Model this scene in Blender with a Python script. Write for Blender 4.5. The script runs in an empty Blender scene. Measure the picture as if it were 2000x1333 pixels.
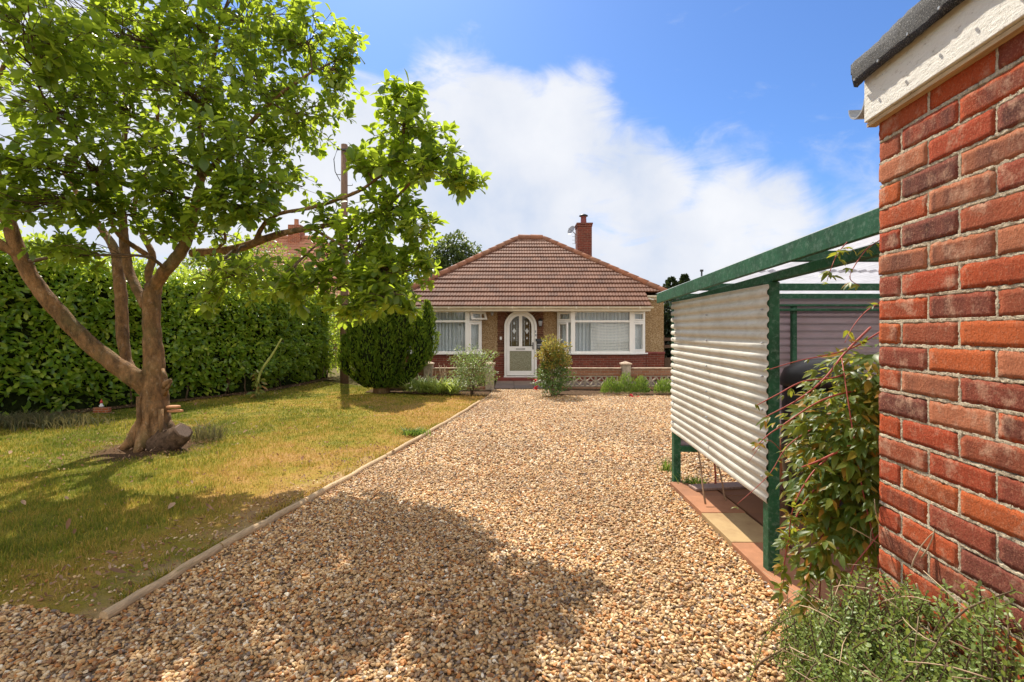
import bpy, math, random
import numpy as np
from mathutils import Vector, Matrix

random.seed(7)
RG = np.random.default_rng(11)
PI = math.pi
R = math.radians
sc = bpy.context.scene
COL = sc.collection

# ---------------------------------------------------------------- camera numbers
FOC, CU, CV, H = 980.0, 1000.0, 650.0, 1.58


def P(u, v, Y):
    """world point seen at reference pixel u,v when it stands Y metres down the drive"""
    return Vector(((u - CU) / FOC * Y, Y, H + (CV - v) / FOC * Y))


def XU(u, Y):
    return (u - CU) / FOC * Y


def ZV(v, Y):
    return H + (CV - v) / FOC * Y


def G(u, v):
    Y = FOC * H / (v - CV)
    return Vector(((u - CU) / FOC * Y, Y, 0))


# ---------------------------------------------------------------- material helper
def node(nt, t, ins=None, **props):
    nd = nt.nodes.new('ShaderNode' + t)
    for k, v in props.items():
        setattr(nd, k, v)
    for k, v in (ins or {}).items():
        s = nd.inputs[k]
        if isinstance(v, bpy.types.NodeSocket):
            nt.links.new(v, s)
        else:
            if isinstance(v, (tuple, list)) and s.type == 'RGBA' and len(v) == 3:
                v = (*v, 1.0)
            s.default_value = v
    return nd


def ramp(nt, fac, stops, interp='LINEAR'):
    nd = nt.nodes.new('ShaderNodeValToRGB')
    cr = nd.color_ramp
    cr.interpolation = interp
    while len(cr.elements) < len(stops):
        cr.elements.new(0.5)
    for e, (p, c) in zip(cr.elements, stops):
        e.position = p
        if not isinstance(c, (tuple, list)):
            c = (c, c, c)
        e.color = (*c[:3], 1.0)
    nt.links.new(fac, nd.inputs[0])
    return nd.outputs[0]


def mixc(nt, fac, a, b, blend='MIX'):
    nd = nt.nodes.new('ShaderNodeMix')
    nd.data_type = 'RGBA'
    nd.blend_type = blend
    nd.clamp_factor = True
    for i, v in ((0, fac), (6, a), (7, b)):
        s = nd.inputs[i]
        if isinstance(v, bpy.types.NodeSocket):
            nt.links.new(v, s)
        elif i == 0:
            s.default_value = v
        else:
            s.default_value = (*v[:3], 1.0) if isinstance(v, (tuple, list)) else (v, v, v, 1)
    return nd.outputs[2]


def mth(nt, op, a, b=0.0, c=None, clamp=False):
    nd = nt.nodes.new('ShaderNodeMath')
    nd.operation = op
    nd.use_clamp = clamp
    for i, v in enumerate((a, b) if c is None else (a, b, c)):
        if isinstance(v, bpy.types.NodeSocket):
            nt.links.new(v, nd.inputs[i])
        else:
            nd.inputs[i].default_value = v
    return nd.outputs[0]


def newmat(name):
    m = bpy.data.materials.new(name)
    m.use_nodes = True
    nt = m.node_tree
    nt.nodes.clear()
    out = nt.nodes.new('ShaderNodeOutputMaterial')
    return m, nt, out


def noise(nt, vec, scale, detail=4.0, rough=0.55, dist=0.0):
    ins = {'Scale': scale, 'Detail': detail, 'Roughness': rough, 'Distortion': dist}
    if vec is not None:
        ins['Vector'] = vec
    return node(nt, 'TexNoise', ins).outputs[0]


def objco(nt):
    return node(nt, 'TexCoord').outputs['Object']


def worldco(nt):
    return node(nt, 'NewGeometry').outputs['Position']


def attr(nt, name, typ='GEOMETRY'):
    return node(nt, 'Attribute', attribute_name=name, attribute_type=typ).outputs['Fac']


def scaled(nt, vec, s):
    return node(nt, 'Mapping', {'Vector': vec, 'Scale': s}).outputs[0]


def bump(nt, h, strength=0.4, dist=0.01):
    return node(nt, 'Bump', {'Height': h, 'Strength': strength, 'Distance': dist}).outputs[0]


def pbsdf(nt, out, col, rough=0.6, nrm=None, spec=0.4, metal=0.0):
    ins = {'Base Color': col, 'Roughness': rough, 'Specular IOR Level': spec, 'Metallic': metal}
    if nrm is not None:
        ins['Normal'] = nrm
    b = node(nt, 'BsdfPrincipled', ins)
    if out is not None:
        nt.links.new(b.outputs[0], out.inputs[0])
    return b


def simple(name, col, rough=0.6, spec=0.4, var=0.12, scale=6.0, bstr=0.15, bscale=60.0, dist=0.004, metal=0.0):
    """plain colour with a worn, slightly mottled surface"""
    m, nt, out = newmat(name)
    co = objco(nt)
    n1 = noise(nt, co, scale, 5)
    dark = tuple(c * (1 - var * 2) for c in col)
    lite = tuple(min(1, c * (1 + var)) for c in col)
    c = ramp(nt, n1, [(0.3, dark), (0.55, col), (0.75, lite)])
    n2 = noise(nt, co, bscale, 4)
    pbsdf(nt, out, c, rough, bump(nt, n2, bstr, dist), spec, metal)
    return m


def leafmat(name, stops, tcol, tfac=0.4, rough=0.45, spec=0.4):
    m, nt, out = newmat(name)
    r = attr(nt, 'rnd')
    c = ramp(nt, r, stops)
    n = noise(nt, objco(nt), 40.0, 3)
    c = mixc(nt, mth(nt, 'MULTIPLY', n, 0.35), c, tuple(x * 0.5 for x in stops[0][1]))
    b = pbsdf(nt, None, c, rough, None, spec)
    tc = mixc(nt, r, tuple(x * 0.75 for x in tcol), tcol)
    t = node(nt, 'BsdfTranslucent', {'Color': tc})
    mx = node(nt, 'MixShader', {0: tfac, 1: b.outputs[0], 2: t.outputs[0]})
    nt.links.new(mx.outputs[0], out.inputs[0])
    return m


# ---------------------------------------------------------------- object helpers
def put(o, parent=None):
    COL.objects.link(o)
    if parent is not None:
        o.parent = parent
    return o


def tag(o, label=None, cat=None, group=None, kind=None):
    if label:
        o['label'] = label
    if cat:
        o['category'] = cat
    if group:
        o['group'] = group
    if kind:
        o['kind'] = kind
    return o


def thing(name, label, cat, loc=(0, 0, 0), rz=0.0, group=None):
    o = bpy.data.objects.new(name, None)
    o.empty_display_size = 0.2
    o.location = loc
    o.rotation_euler = (0, 0, rz)
    put(o)
    return tag(o, label, cat, group)


def np_mesh(name, V, F, mat, parent=None, smooth=False, attrs=None, off=None):
    V = np.asarray(V, dtype=np.float32)
    F = np.asarray(F, dtype=np.int32)
    if off is not None:
        V = V - np.array(off, dtype=np.float32)
    me = bpy.data.meshes.new(name)
    me.vertices.add(len(V))
    me.vertices.foreach_set('co', V.ravel())
    k = F.shape[1]
    me.loops.add(F.size)
    me.loops.foreach_set('vertex_index', F.ravel())
    me.polygons.add(len(F))
    me.polygons.foreach_set('loop_start', np.arange(0, F.size, k, dtype=np.int32))
    if smooth:
        me.polygons.foreach_set('use_smooth', np.ones(len(F), dtype=bool))
    me.update(calc_edges=True)
    for an, av in (attrs or {}).items():
        a = me.attributes.new(an, 'FLOAT', 'POINT')
        a.data.foreach_set('value', np.asarray(av, dtype=np.float32))
    me.materials.append(mat)
    return put(bpy.data.objects.new(name, me), parent)


class MB:
    def __init__(self):
        self.v, self.f, self.r = [], [], []

    def add(self, vs, fs, rnd=None):
        o = len(self.v)
        self.v.extend([tuple(p) for p in vs])
        rr = random.random() if rnd is None else rnd
        for f in fs:
            self.f.append(tuple(i + o for i in f))
            self.r.append(rr)

    def box(self, x0, x1, y0, y1, z0, z1, rnd=None):
        vs = [(x, y, z) for x in (x0, x1) for y in (y0, y1) for z in (z0, z1)]
        self.add(vs, [(0, 1, 3, 2), (4, 6, 7, 5), (0, 4, 5, 1), (2, 3, 7, 6), (0, 2, 6, 4), (1, 5, 7, 3)], rnd)

    def bar(self, p, q, w, h, up=(0, 0, 1), rnd=None):
        p, q = Vector(p), Vector(q)
        d = (q - p).normalized()
        s = d.cross(Vector(up)).normalized()
        t = s.cross(d).normalized()
        s, t = s * w / 2, t * h / 2
        vs = [p - s - t, p + s - t, p + s + t, p - s + t, q - s - t, q + s - t, q + s + t, q - s + t]
        self.add(vs, [(0, 3, 2, 1), (4, 5, 6, 7), (0, 1, 5, 4), (1, 2, 6, 5), (2, 3, 7, 6), (3, 0, 4, 7)], rnd)

    def tube(self, pts, rad, n=8, cap=True, rnd=None, jit=0.0):
        pts = [Vector(p) for p in pts]
        m = len(pts)
        if not isinstance(rad, (list, tuple)):
            rad = [rad] * m
        vs, ref = [], Vector((0.13, 0.21, 0.97))
        for i, p in enumerate(pts):
            d = (pts[min(i + 1, m - 1)] - pts[max(i - 1, 0)]).normalized()
            if abs(d.dot(ref)) > 0.95:
                ref = Vector((0.97, 0.1, 0.1))
            s = d.cross(ref).normalized()
            t = s.cross(d).normalized()
            ref = -d.cross(s).normalized() if False else ref
            for k in range(n):
                a = 2 * PI * k / n
                rr = rad[i] * (1 + jit * (random.random() - 0.5))
                vs.append(p + s * math.cos(a) * rr + t * math.sin(a) * rr)
        fs = []
        for i in range(m - 1):
            for k in range(n):
                a, b = i * n + k, i * n + (k + 1) % n
                fs.append((a, a + n, b + n, b))
        if cap:
            fs.append(tuple(range(n)))
            fs.append(tuple((m - 1) * n + k for k in reversed(range(n))))
        self.add(vs, fs, rnd)

    def lathe(self, prof, c, n=20, rnd=None):
        c = Vector(c)
        vs, fs = [], []
        for r, z in prof:
            for k in range(n):
                a = 2 * PI * k / n
                vs.append(c + Vector((r * math.cos(a), r * math.sin(a), z)))
        for i in range(len(prof) - 1):
            for k in range(n):
                a, b = i * n + k, i * n + (k + 1) % n
                fs.append((a, b, b + n, a + n))
        fs.append(tuple(reversed(range(n))))
        fs.append(tuple((len(prof) - 1) * n + k for k in range(n)))
        self.add(vs, fs, rnd)

    def prism(self, poly, o, ax, ay, depth, rnd=None):
        """2-D outline poly in the plane o+ax,ay pushed along depth vector"""
        o, ax, ay, dp = Vector(o), Vector(ax), Vector(ay), Vector(depth)
        n = len(poly)
        a = [o + ax * x + ay * y for x, y in poly]
        vs = a + [p + dp for p in a]
        fs = [tuple(reversed(range(n))), tuple(range(n, 2 * n))]
        fs += [(i, (i + 1) % n, (i + 1) % n + n, i + n) for i in range(n)]
        self.add(vs, fs, rnd)

    def strip(self, outer, inner, o, ax, ay, depth, rnd=None):
        """band between two open outlines with the same number of points"""
        o, ax, ay, dp = Vector(o), Vector(ax), Vector(ay), Vector(depth)
        n = len(outer)
        vs = [o + ax * x + ay * y for x, y in outer] + [o + ax * x + ay * y for x, y in inner]
        vs += [p + dp for p in vs]
        fs = []
        for i in range(n - 1):
            fs += [(i, n + i, n + i + 1, i + 1), (2 * n + i, 2 * n + i + 1, 3 * n + i + 1, 3 * n + i),
                   (i, i + 1, 2 * n + i + 1, 2 * n + i), (n + i, 3 * n + i, 3 * n + i + 1, n + i + 1)]
        fs += [(0, 2 * n, 3 * n, n), (n - 1, 2 * n - 1, 4 * n - 1, 3 * n - 1)]
        self.add(vs, fs, rnd)

    def build(self, name, mat, parent=None, smooth=False, bevel=0.0, off=None, solid=0.0):
        me = bpy.data.meshes.new(name)
        vs = self.v
        if off is not None:
            vs = [(a - off[0], b - off[1], c - off[2]) for a, b, c in vs]
        me.from_pydata(vs, [], self.f)
        me.update()
        a = me.attributes.new('rnd', 'FLOAT', 'FACE')
        a.data.foreach_set('value', np.array(self.r, dtype=np.float32))
        me.materials.append(mat)
        if smooth:
            me.polygons.foreach_set('use_smooth', np.ones(len(me.polygons), dtype=bool))
        o = put(bpy.data.objects.new(name, me), parent)
        if solid:
            md = o.modifiers.new('thickness', 'SOLIDIFY')
            md.thickness = solid
        if bevel:
            md = o.modifiers.new('edges', 'BEVEL')
            md.width = bevel
            md.segments = 2
            md.limit_method = 'ANGLE'
        return o


def smooth_path(pts, n=6):
    """Catmull-Rom through 4-tuples (x,y,z,r)"""
    A = np.array(pts, dtype=float)
    A = np.vstack([2 * A[0] - A[1], A, 2 * A[-1] - A[-2]])
    out = []
    for i in range(1, len(A) - 2):
        p0, p1, p2, p3 = A[i - 1], A[i], A[i + 1], A[i + 2]
        for k in range(n):
            t = k / n
            out.append(0.5 * (2 * p1 + (p2 - p0) * t + (2 * p0 - 5 * p1 + 4 * p2 - p3) * t * t + (3 * p1 - p0 - 3 * p2 + p3) * t ** 3))
    out.append(A[-2])
    return np.array(out)


def unit(a):
    return a / (np.linalg.norm(a, axis=-1, keepdims=True) + 1e-9)


LT_A = np.array([0, .4, .4, .4, .75, .75, .75, 1.0])
LT_B = np.array([0, -.42, 0, .42, -.45, 0, .45, 0])
LT_F = np.array([(0, 2, 1), (0, 3, 2), (1, 2, 5), (1, 5, 4), (2, 3, 6), (2, 6, 5), (4, 5, 7), (5, 6, 7)])


def leaves(pos, d, nrm, L, W, curl=0.25, fold=0.25, wid=None):
    """curved folded leaves: returns vertices, triangles, one random number per vertex"""
    pos = np.asarray(pos, float)
    n = len(pos)
    d = unit(np.asarray(d, float))
    side = unit(np.cross(d, nrm))
    up = np.cross(side, d)
    L = np.broadcast_to(np.asarray(L, float), (n,))
    W = np.broadcast_to(np.asarray(W, float), (n,))
    cl = np.broadcast_to(np.asarray(curl, float), (n,))
    B = LT_B if wid is None else np.array([0, -wid[0] / 2, 0, wid[0] / 2, -wid[1] / 2, 0, wid[1] / 2, 0])
    a = LT_A[None, :] * L[:, None]
    b = B[None, :] * W[:, None]
    c = np.abs(b) * fold - cl[:, None] * L[:, None] * LT_A[None, :] ** 2
    V = pos[:, None, :] + a[..., None] * d[:, None, :] + b[..., None] * side[:, None, :] + c[..., None] * up[:, None, :]
    F = LT_F[None, :, :] + (np.arange(n) * 8)[:, None, None]
    r = np.repeat(RG.random(n), 8)
    return V.reshape(-1, 3), F.reshape(-1, 3), r


class Foliage:
    def __init__(self):
        self.V, self.F, self.r, self.n = [], [], [], 0

    def add(self, V, F, r):
        self.V.append(V)
        self.F.append(F + self.n)
        self.r.append(r)
        self.n += len(V)

    def build(self, name, mat, parent=None, off=None):
        return np_mesh(name, np.vstack(self.V), np.vstack(self.F), mat, parent, False, {'rnd': np.concatenate(self.r)}, off)


def rdir(n, zmin=-1.0, zmax=1.0):
    z = RG.uniform(zmin, zmax, n)
    a = RG.uniform(0, 2 * PI, n)
    s = np.sqrt(1 - z * z)
    return np.stack([s * np.cos(a), s * np.sin(a), z], -1)


def lumps(p, sc_=1.0, seed=0.0):
    """cheap smooth 3-D noise, about -1..1"""
    x, y, z = p[..., 0] * sc_ + seed, p[..., 1] * sc_ + seed * 1.7, p[..., 2] * sc_ - seed
    return (np.sin(x * 1.7 + 1.3 * np.sin(y * 1.1 + z)) + np.sin(y * 2.1 + 1.1 * np.sin(z * 1.3 + x * .7)) + np.sin(z * 1.9 + 1.2 * np.sin(x * 1.4))) / 3


def bush(name, mat, parent, off, c, rad, n, L, W, shell=0.55, up=0.4, curl=0.2, lump=0.25, ls=2.0, wid=None, zcut=None):
    """leafy mass: leaf faces through the outer part of a lumpy ellipsoid"""
    c, rad = np.array(c, float), np.array(rad, float)
    d = rdir(n)
    r = RG.uniform(shell ** 3, 1, n) ** (1 / 3)
    r = r * (1 + lump * lumps(d * 1.0, ls, c[0] * 3.1 + c[1]))
    p = c + d * rad * r[:, None]
    if zcut is not None:
        k = p[:, 2] > zcut
        p, d = p[k], d[k]
    m = len(p)
    ax = unit(d + RG.normal(0, .7, (m, 3)) + np.array([0, 0, up]))
    nn = unit(d * .6 + RG.normal(0, .5, (m, 3)) + np.array([0, 0, .8]))
    s = RG.uniform(.7, 1.25, m)
    fo = Foliage()
    fo.add(*leaves(p, ax, nn, L * s, W * s, curl, .25, wid))
    return fo.build(name, mat, parent, off)
# ================================================================ MATERIALS
def m_gravel_under():
    m, nt, out = newmat('gravel_bed_stone')  # kept dark so shade between the pebbles is in the colour
    co = worldco(nt)
    vo = node(nt, 'TexVoronoi', {'Vector': co, 'Scale': 55.0})
    c = ramp(nt, node(nt, 'SeparateColor', {0: vo.outputs['Color']}).outputs[0],
             [(0, (.06, .035, .018)), (.3, (.12, .07, .035)), (.6, (.19, .12, .06)), (1, (.3, .2, .1))])
    h = mth(nt, 'SUBTRACT', 1.0, vo.outputs['Distance'])
    pbsdf(nt, out, c, .8, bump(nt, h, .9, .012), .2)
    return m


def m_pebble():
    m, nt, out = newmat('pebble_stone')
    r = attr(nt, 'rnd', 'INSTANCER')
    c = ramp(nt, r, [(0, (.5, .3, .125)), (.16, (.65, .44, .215)), (.29, (.49, .2, .05)), (.4, (.76, .58, .36)),
                     (.49, (.36, .21, .1)), (.58, (.57, .33, .125)), (.69, (.28, .125, .045)), (.77, (.23, .18, .14)),
                     (.82, (.74, .48, .22)), (.9, (.4, .28, .17)), (.95, (.14, .085, .05)), (.975, (.9, .77, .56))], 'CONSTANT')
    n = noise(nt, objco(nt), 1.3, 5)
    c = mixc(nt, mth(nt, 'MULTIPLY', n, .8), c, (.3, .18, .09), 'MULTIPLY') if False else mixc(nt, ramp(nt, n, [(.45, 0), (.8, .55)]), c, (.16, .09, .045))
    w = noise(nt, worldco(nt), .8, 4, .6)
    c = mixc(nt, ramp(nt, w, [(.4, .3), (.56, 0)]), c, (.2, .12, .06))
    pbsdf(nt, out, c, .62, None, .35)
    return m


def lawn_colour(nt, co):
    big = noise(nt, co, .55, 3, .5, .4)
    med = noise(nt, co, 2.3, 4, .6)
    f = mth(nt, 'ADD', mth(nt, 'MULTIPLY', mth(nt, 'SUBTRACT', big, .22), 1.0), mth(nt, 'MULTIPLY', mth(nt, 'SUBTRACT', med, .22), .75))
    # drier towards the drive, greener under the tree
    xyz = node(nt, 'SeparateXYZ', {0: co})
    dry = node(nt, 'MapRange', {0: xyz.outputs[0], 1: -4.6, 2: -1.4, 3: -.1, 4: .16}).outputs[0]
    f = mth(nt, 'ADD', mth(nt, 'ADD', f, dry), .085)
    return f


def m_lawn():
    m, nt, out = newmat('dry_lawn_thatch')
    co = worldco(nt)
    f = lawn_colour(nt, co)
    c = ramp(nt, f, [(.36, (.14, .145, .018)), (.52, (.26, .22, .028)), (.66, (.35, .235, .042)), (.8, (.42, .24, .08))])
    fine = noise(nt, co, 60, 6, .7)
    c = mixc(nt, ramp(nt, fine, [(.4, 0), (.72, .7)]), c, (.09, .065, .02))
    dn = node(nt, 'VectorMath', {0: co, 1: (-5.0, 6.95, 0)}, operation='DISTANCE').outputs['Value']
    dn = mth(nt, 'ADD', dn, mth(nt, 'MULTIPLY', mth(nt, 'SUBTRACT', noise(nt, co, 3.5, 4, .6), .5), .9))
    sx_ = node(nt, 'SeparateXYZ', {0: co})
    de = mth(nt, 'SUBTRACT', mth(nt, 'MULTIPLY_ADD', sx_.outputs[1], .178, -2.749), sx_.outputs[0])
    de = mth(nt, 'ADD', de, mth(nt, 'MULTIPLY', mth(nt, 'SUBTRACT', noise(nt, co, 2.6, 5, .65), .5), 1.3))
    de = mth(nt, 'ADD', de, node(nt, 'MapRange', {0: sx_.outputs[1], 1: 5.5, 2: 8.5, 3: 0.0, 4: .6}).outputs[0])
    c = mixc(nt, node(nt, 'MapRange', {0: de, 1: .0, 2: .42, 3: .9, 4: 0.0}).outputs[0], c, mixc(nt, fine, (.24, .15, .07), (.56, .38, .22)))
    c = mixc(nt, node(nt, 'MapRange', {0: dn, 1: .55, 2: .85, 3: 1.0, 4: 0.0}).outputs[0], c, mixc(nt, fine, (.035, .022, .012), (.16, .09, .045)))
    pbsdf(nt, out, c, .95, bump(nt, noise(nt, co, 90, 5, .7), .7, .02), .1)
    return m


def m_grass():
    m, nt, out = newmat('short_grass')
    co = worldco(nt)
    f = mth(nt, 'ADD', lawn_colour(nt, co), mth(nt, 'MULTIPLY', mth(nt, 'SUBTRACT', attr(nt, 'rnd'), .5), .46))
    c = ramp(nt, f, [(.34, (.14, .18, .017)), (.5, (.26, .255, .028)), (.66, (.42, .31, .048)), (.82, (.54, .34, .1))])
    b = pbsdf(nt, None, c, .7, None, .2)
    t = node(nt, 'BsdfTranslucent', {'Color': c})
    mx = node(nt, 'MixShader', {0: .35, 1: b.outputs[0], 2: t.outputs[0]})
    nt.links.new(mx.outputs[0], out.inputs[0])
    return m


def m_soil(name='soil', col=(.11, .065, .035)):
    m, nt, out = newmat(name)
    co = worldco(nt)
    n = noise(nt, co, 18, 6, .65)
    c = ramp(nt, n, [(.3, tuple(x * .5 for x in col)), (.55, col), (.8, tuple(x * 1.9 for x in col))])
    pbsdf(nt, out, c, .95, bump(nt, noise(nt, co, 45, 6, .7), .9, .04), .1)
    return m


def m_nearbrick():
    m, nt, out = newmat('fired_brick')
    co = objco(nt)
    r = attr(nt, 'rnd')
    c = ramp(nt, r, [(0, (.48, .085, .028)), (.15, (.4, .07, .03)), (.28, (.5, .115, .036)), (.4, (.3, .07, .04)), (.52, (.46, .16, .08)),
                     (.63, (.36, .09, .042)), (.75, (.22, .065, .045)), (.86, (.46, .095, .036))], 'CONSTANT')
    # kiln-darkened middle of some bricks
    e = attr(nt, 'edge')
    n1 = noise(nt, co, 9, 5, .6)
    k = attr(nt, 'fire')
    core = mth(nt, 'ADD', e, mth(nt, 'MULTIPLY', mth(nt, 'SUBTRACT', n1, .5), 1.1))
    core = node(nt, 'MapRange', {0: core, 1: .18, 2: .62, 3: 0.0, 4: 1.0}, interpolation_type='SMOOTHSTEP').outputs[0]
    band = noise(nt, scaled(nt, co, (1, 1, .06)), 15, 3, .5)
    k = mth(nt, 'MULTIPLY', k, ramp(nt, band, [(.35, .35), (.6, 1.0)]))
    dark = ramp(nt, noise(nt, co, 35, 4), [(.3, (.055, .026, .024)), (.7, (.15, .06, .045))])
    c = mixc(nt, mth(nt, 'MULTIPLY', core, k), c, dark)
    # sandy faces: pale bloom and dark pits
    n2 = noise(nt, co, 150, 4, .75)
    c = mixc(nt, ramp(nt, n2, [(.52, 0), (.72, .5)]), c, (.62, .3, .17))
    c = mixc(nt, ramp(nt, noise(nt, scaled(nt, co, (1.1, 1.1, 1.1)), 120, 4, .75), [(.3, .75), (.44, 0)]), c, (.1, .035, .02))
    st = noise(nt, scaled(nt, co, (1, 1, .55)), 4.5, 5, .65)
    c = mixc(nt, ramp(nt, st, [(.52, 0), (.75, .55)]), c, (.16, .06, .04))
    c = mixc(nt, ramp(nt, noise(nt, co, 13, 6, .75), [(.52, 0), (.68, .7)]), c, (.6, .36, .24))
    h = mth(nt, 'ADD', mth(nt, 'MULTIPLY', noise(nt, co, 130, 5, .75), 1.0), mth(nt, 'MULTIPLY', noise(nt, co, 38, 4), .6))
    pbsdf(nt, out, c, .92, bump(nt, h, 1.0, .008), .12)
    return m


def m_mortar(name, col):
    m, nt, out = newmat(name)
    co = objco(nt)
    c = ramp(nt, noise(nt, co, 120, 5, .75), [(.34, tuple(x * .4 for x in col)), (.5, col), (.68, tuple(min(1, x * 1.35) for x in col))])
    c = mixc(nt, ramp(nt, noise(nt, co, 9, 5, .7), [(.48, 0), (.7, .7)]), c, tuple(x * k for x, k in zip(col, (.45, .38, .33))))
    pbsdf(nt, out, c, .95, bump(nt, noise(nt, co, 160, 5, .75), .9, .008), .1)
    return m


def m_brickwall(name, c1, c2, mort, w=.225, h=.075, mortar=.011):
    m, nt, out = newmat(name)
    co = objco(nt)
    x = node(nt, 'SeparateXYZ', {0: co})
    v = node(nt, 'CombineXYZ', {0: mth(nt, 'ADD', x.outputs[0], x.outputs[1]), 1: x.outputs[2], 2: 0.0}).outputs[0]
    b = node(nt, 'TexBrick', {'Vector': v, 'Color1': c1, 'Color2': c2, 'Mortar': mort, 'Scale': 1.0, 'Mortar Size': mortar * .5,
                              'Brick Width': w, 'Row Height': h, 'Bias': -.1, 'Mortar Smooth': .2})
    n = noise(nt, co, 30, 5, .6)
    c = mixc(nt, ramp(nt, n, [(.4, 0), (.75, .6)]), b.outputs[0], tuple(x_ * .35 for x_ in c1))
    hgt = mth(nt, 'ADD', mth(nt, 'MULTIPLY', b.outputs[1], -1.0), mth(nt, 'MULTIPLY', noise(nt, co, 120, 3), .4))
    pbsdf(nt, out, c, .85, bump(nt, hgt, .6, .008), .2)
    return m


def m_pebbledash():
    m, nt, out = newmat('pebbledash')
    co = objco(nt)
    vo = node(nt, 'TexVoronoi', {'Vector': co, 'Scale': 62.0})
    f = node(nt, 'SeparateColor', {0: vo.outputs['Color']}).outputs[0]
    c = ramp(nt, f, [(0, (.17, .1, .045)), (.35, (.3, .195, .095)), (.7, (.39, .265, .14)), (1, (.54, .42, .27))])
    n = noise(nt, co, 1.6, 4)
    c = mixc(nt, ramp(nt, n, [(.4, 0), (.75, .35)]), c, (.2, .11, .045))
    h = mth(nt, 'SUBTRACT', 1.0, vo.outputs['Distance'])
    pbsdf(nt, out, c, .9, bump(nt, h, .9, .01), .2)
    return m


def m_tile(name, cols):
    m, nt, out = newmat(name)
    co = objco(nt)
    c = ramp(nt, attr(nt, 'rnd'), [(i / max(1, len(cols) - 1), k) for i, k in enumerate(cols)])
    n = noise(nt, co, 7, 6, .65)
    c = mixc(nt, ramp(nt, n, [(.5, 0), (.78, .65)]), c, tuple(x * .42 for x in cols[0]))
    n2 = noise(nt, co, 38, 4, .7)
    c = mixc(nt, ramp(nt, n2, [(.6, 0), (.78, .45)]), c, (.44, .34, .24))
    pbsdf(nt, out, c, .8, bump(nt, noise(nt, co, 70, 4), .35, .006), .25)
    return m


def m_felt():
    m, nt, out = newmat('mineral_felt')
    co = objco(nt)
    n = noise(nt, co, 330, 2, .6)
    c = ramp(nt, n, [(.36, (.016, .016, .018)), (.52, (.06, .058, .06)), (.62, (.16, .15, .15)), (.72, (.55, .52, .5))])
    h = noise(nt, co, 260, 4, .8)
    pbsdf(nt, out, c, .75, bump(nt, h, 1.0, .012), .4)
    return m


def m_flaky_white():
    m, nt, out = newmat('flaking_white_paint')
    co = objco(nt)
    n = noise(nt, scaled(nt, co, (1.0, 1.0, 3.0)), 26, 6, .75)
    c = ramp(nt, n, [(.3, (.2, .16, .11)), (.36, (.55, .5, .42)), (.42, (.74, .7, .62)), (.8, (.8, .77, .69))])
    sp = noise(nt, co, 110, 3, .7)
    c = mixc(nt, ramp(nt, sp, [(.68, 0), (.74, .8)]), c, (.2, .15, .1))
    h = mth(nt, 'ADD', n, mth(nt, 'MULTIPLY', noise(nt, co, 90, 5, .7), .6))
    pbsdf(nt, out, c, .7, bump(nt, h, .8, .006), .3)
    return m


def m_bark():
    m, nt, out = newmat('magnolia_bark')
    co = objco(nt)
    n = noise(nt, scaled(nt, co, (1, 1, .45)), 11, 7, .72)
    c = ramp(nt, n, [(.3, (.065, .038, .02)), (.47, (.21, .115, .05)), (.6, (.34, .18, .075)), (.75, (.42, .31, .19))])
    n2 = noise(nt, co, 46, 5, .7)
    c = mixc(nt, ramp(nt, n2, [(.52, 0), (.75, .6)]), c, (.06, .045, .03))
    # green algae low on the trunk and on the shaded limbs
    n3 = noise(nt, co, 2.2, 4)
    c = mixc(nt, ramp(nt, n3, [(.5, 0), (.72, .55)]), c, (.1, .11, .045))
    c = mixc(nt, ramp(nt, noise(nt, scaled(nt, co, (1, 1, 2.2)), 75, 4, .75), [(.58, 0), (.68, .65)]), c, (.045, .028, .018))
    c = mixc(nt, ramp(nt, noise(nt, scaled(nt, co, (1, 1, .6)), 16, 6, .75), [(.56, 0), (.7, .5)]), c, (.46, .36, .25))
    w = noise(nt, scaled(nt, co, (1, 1, .35)), 24, 5, .6)
    h = mth(nt, 'ADD', w, mth(nt, 'MULTIPLY', n2, .5))
    pbsdf(nt, out, c, .85, bump(nt, h, 1.0, .03), .2)
    return m


def m_wood(name, col, dirt=.5, rough=.75, grain=(14, 14, 1.4)):
    m, nt, out = newmat(name)
    co = objco(nt)
    n = noise(nt, scaled(nt, co, grain), 6, 5, .65, .4)
    c = ramp(nt, n, [(.3, tuple(x * (1 - dirt) for x in col)), (.55, col), (.8, tuple(min(1, x * 1.25) for x in col))])
    pbsdf(nt, out, c, rough, bump(nt, n, .4, .006), .3)
    return m


def m_greenpaint():
    m, nt, out = newmat('weathered_green_paint')
    co = objco(nt)
    n = noise(nt, co, 5, 6, .7)
    c = ramp(nt, n, [(.3, (.005, .045, .018)), (.55, (.012, .095, .04)), (.8, (.05, .17, .09))])
    ch = noise(nt, scaled(nt, co, (1, 1, 1)), 34, 5, .8)
    c = mixc(nt, ramp(nt, ch, [(.5, 0), (.66, .6)]), c, (.14, .23, .17))
    pbsdf(nt, out, c, .55, bump(nt, noise(nt, co, 50, 4), .3, .004), .4)
    return m


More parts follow.
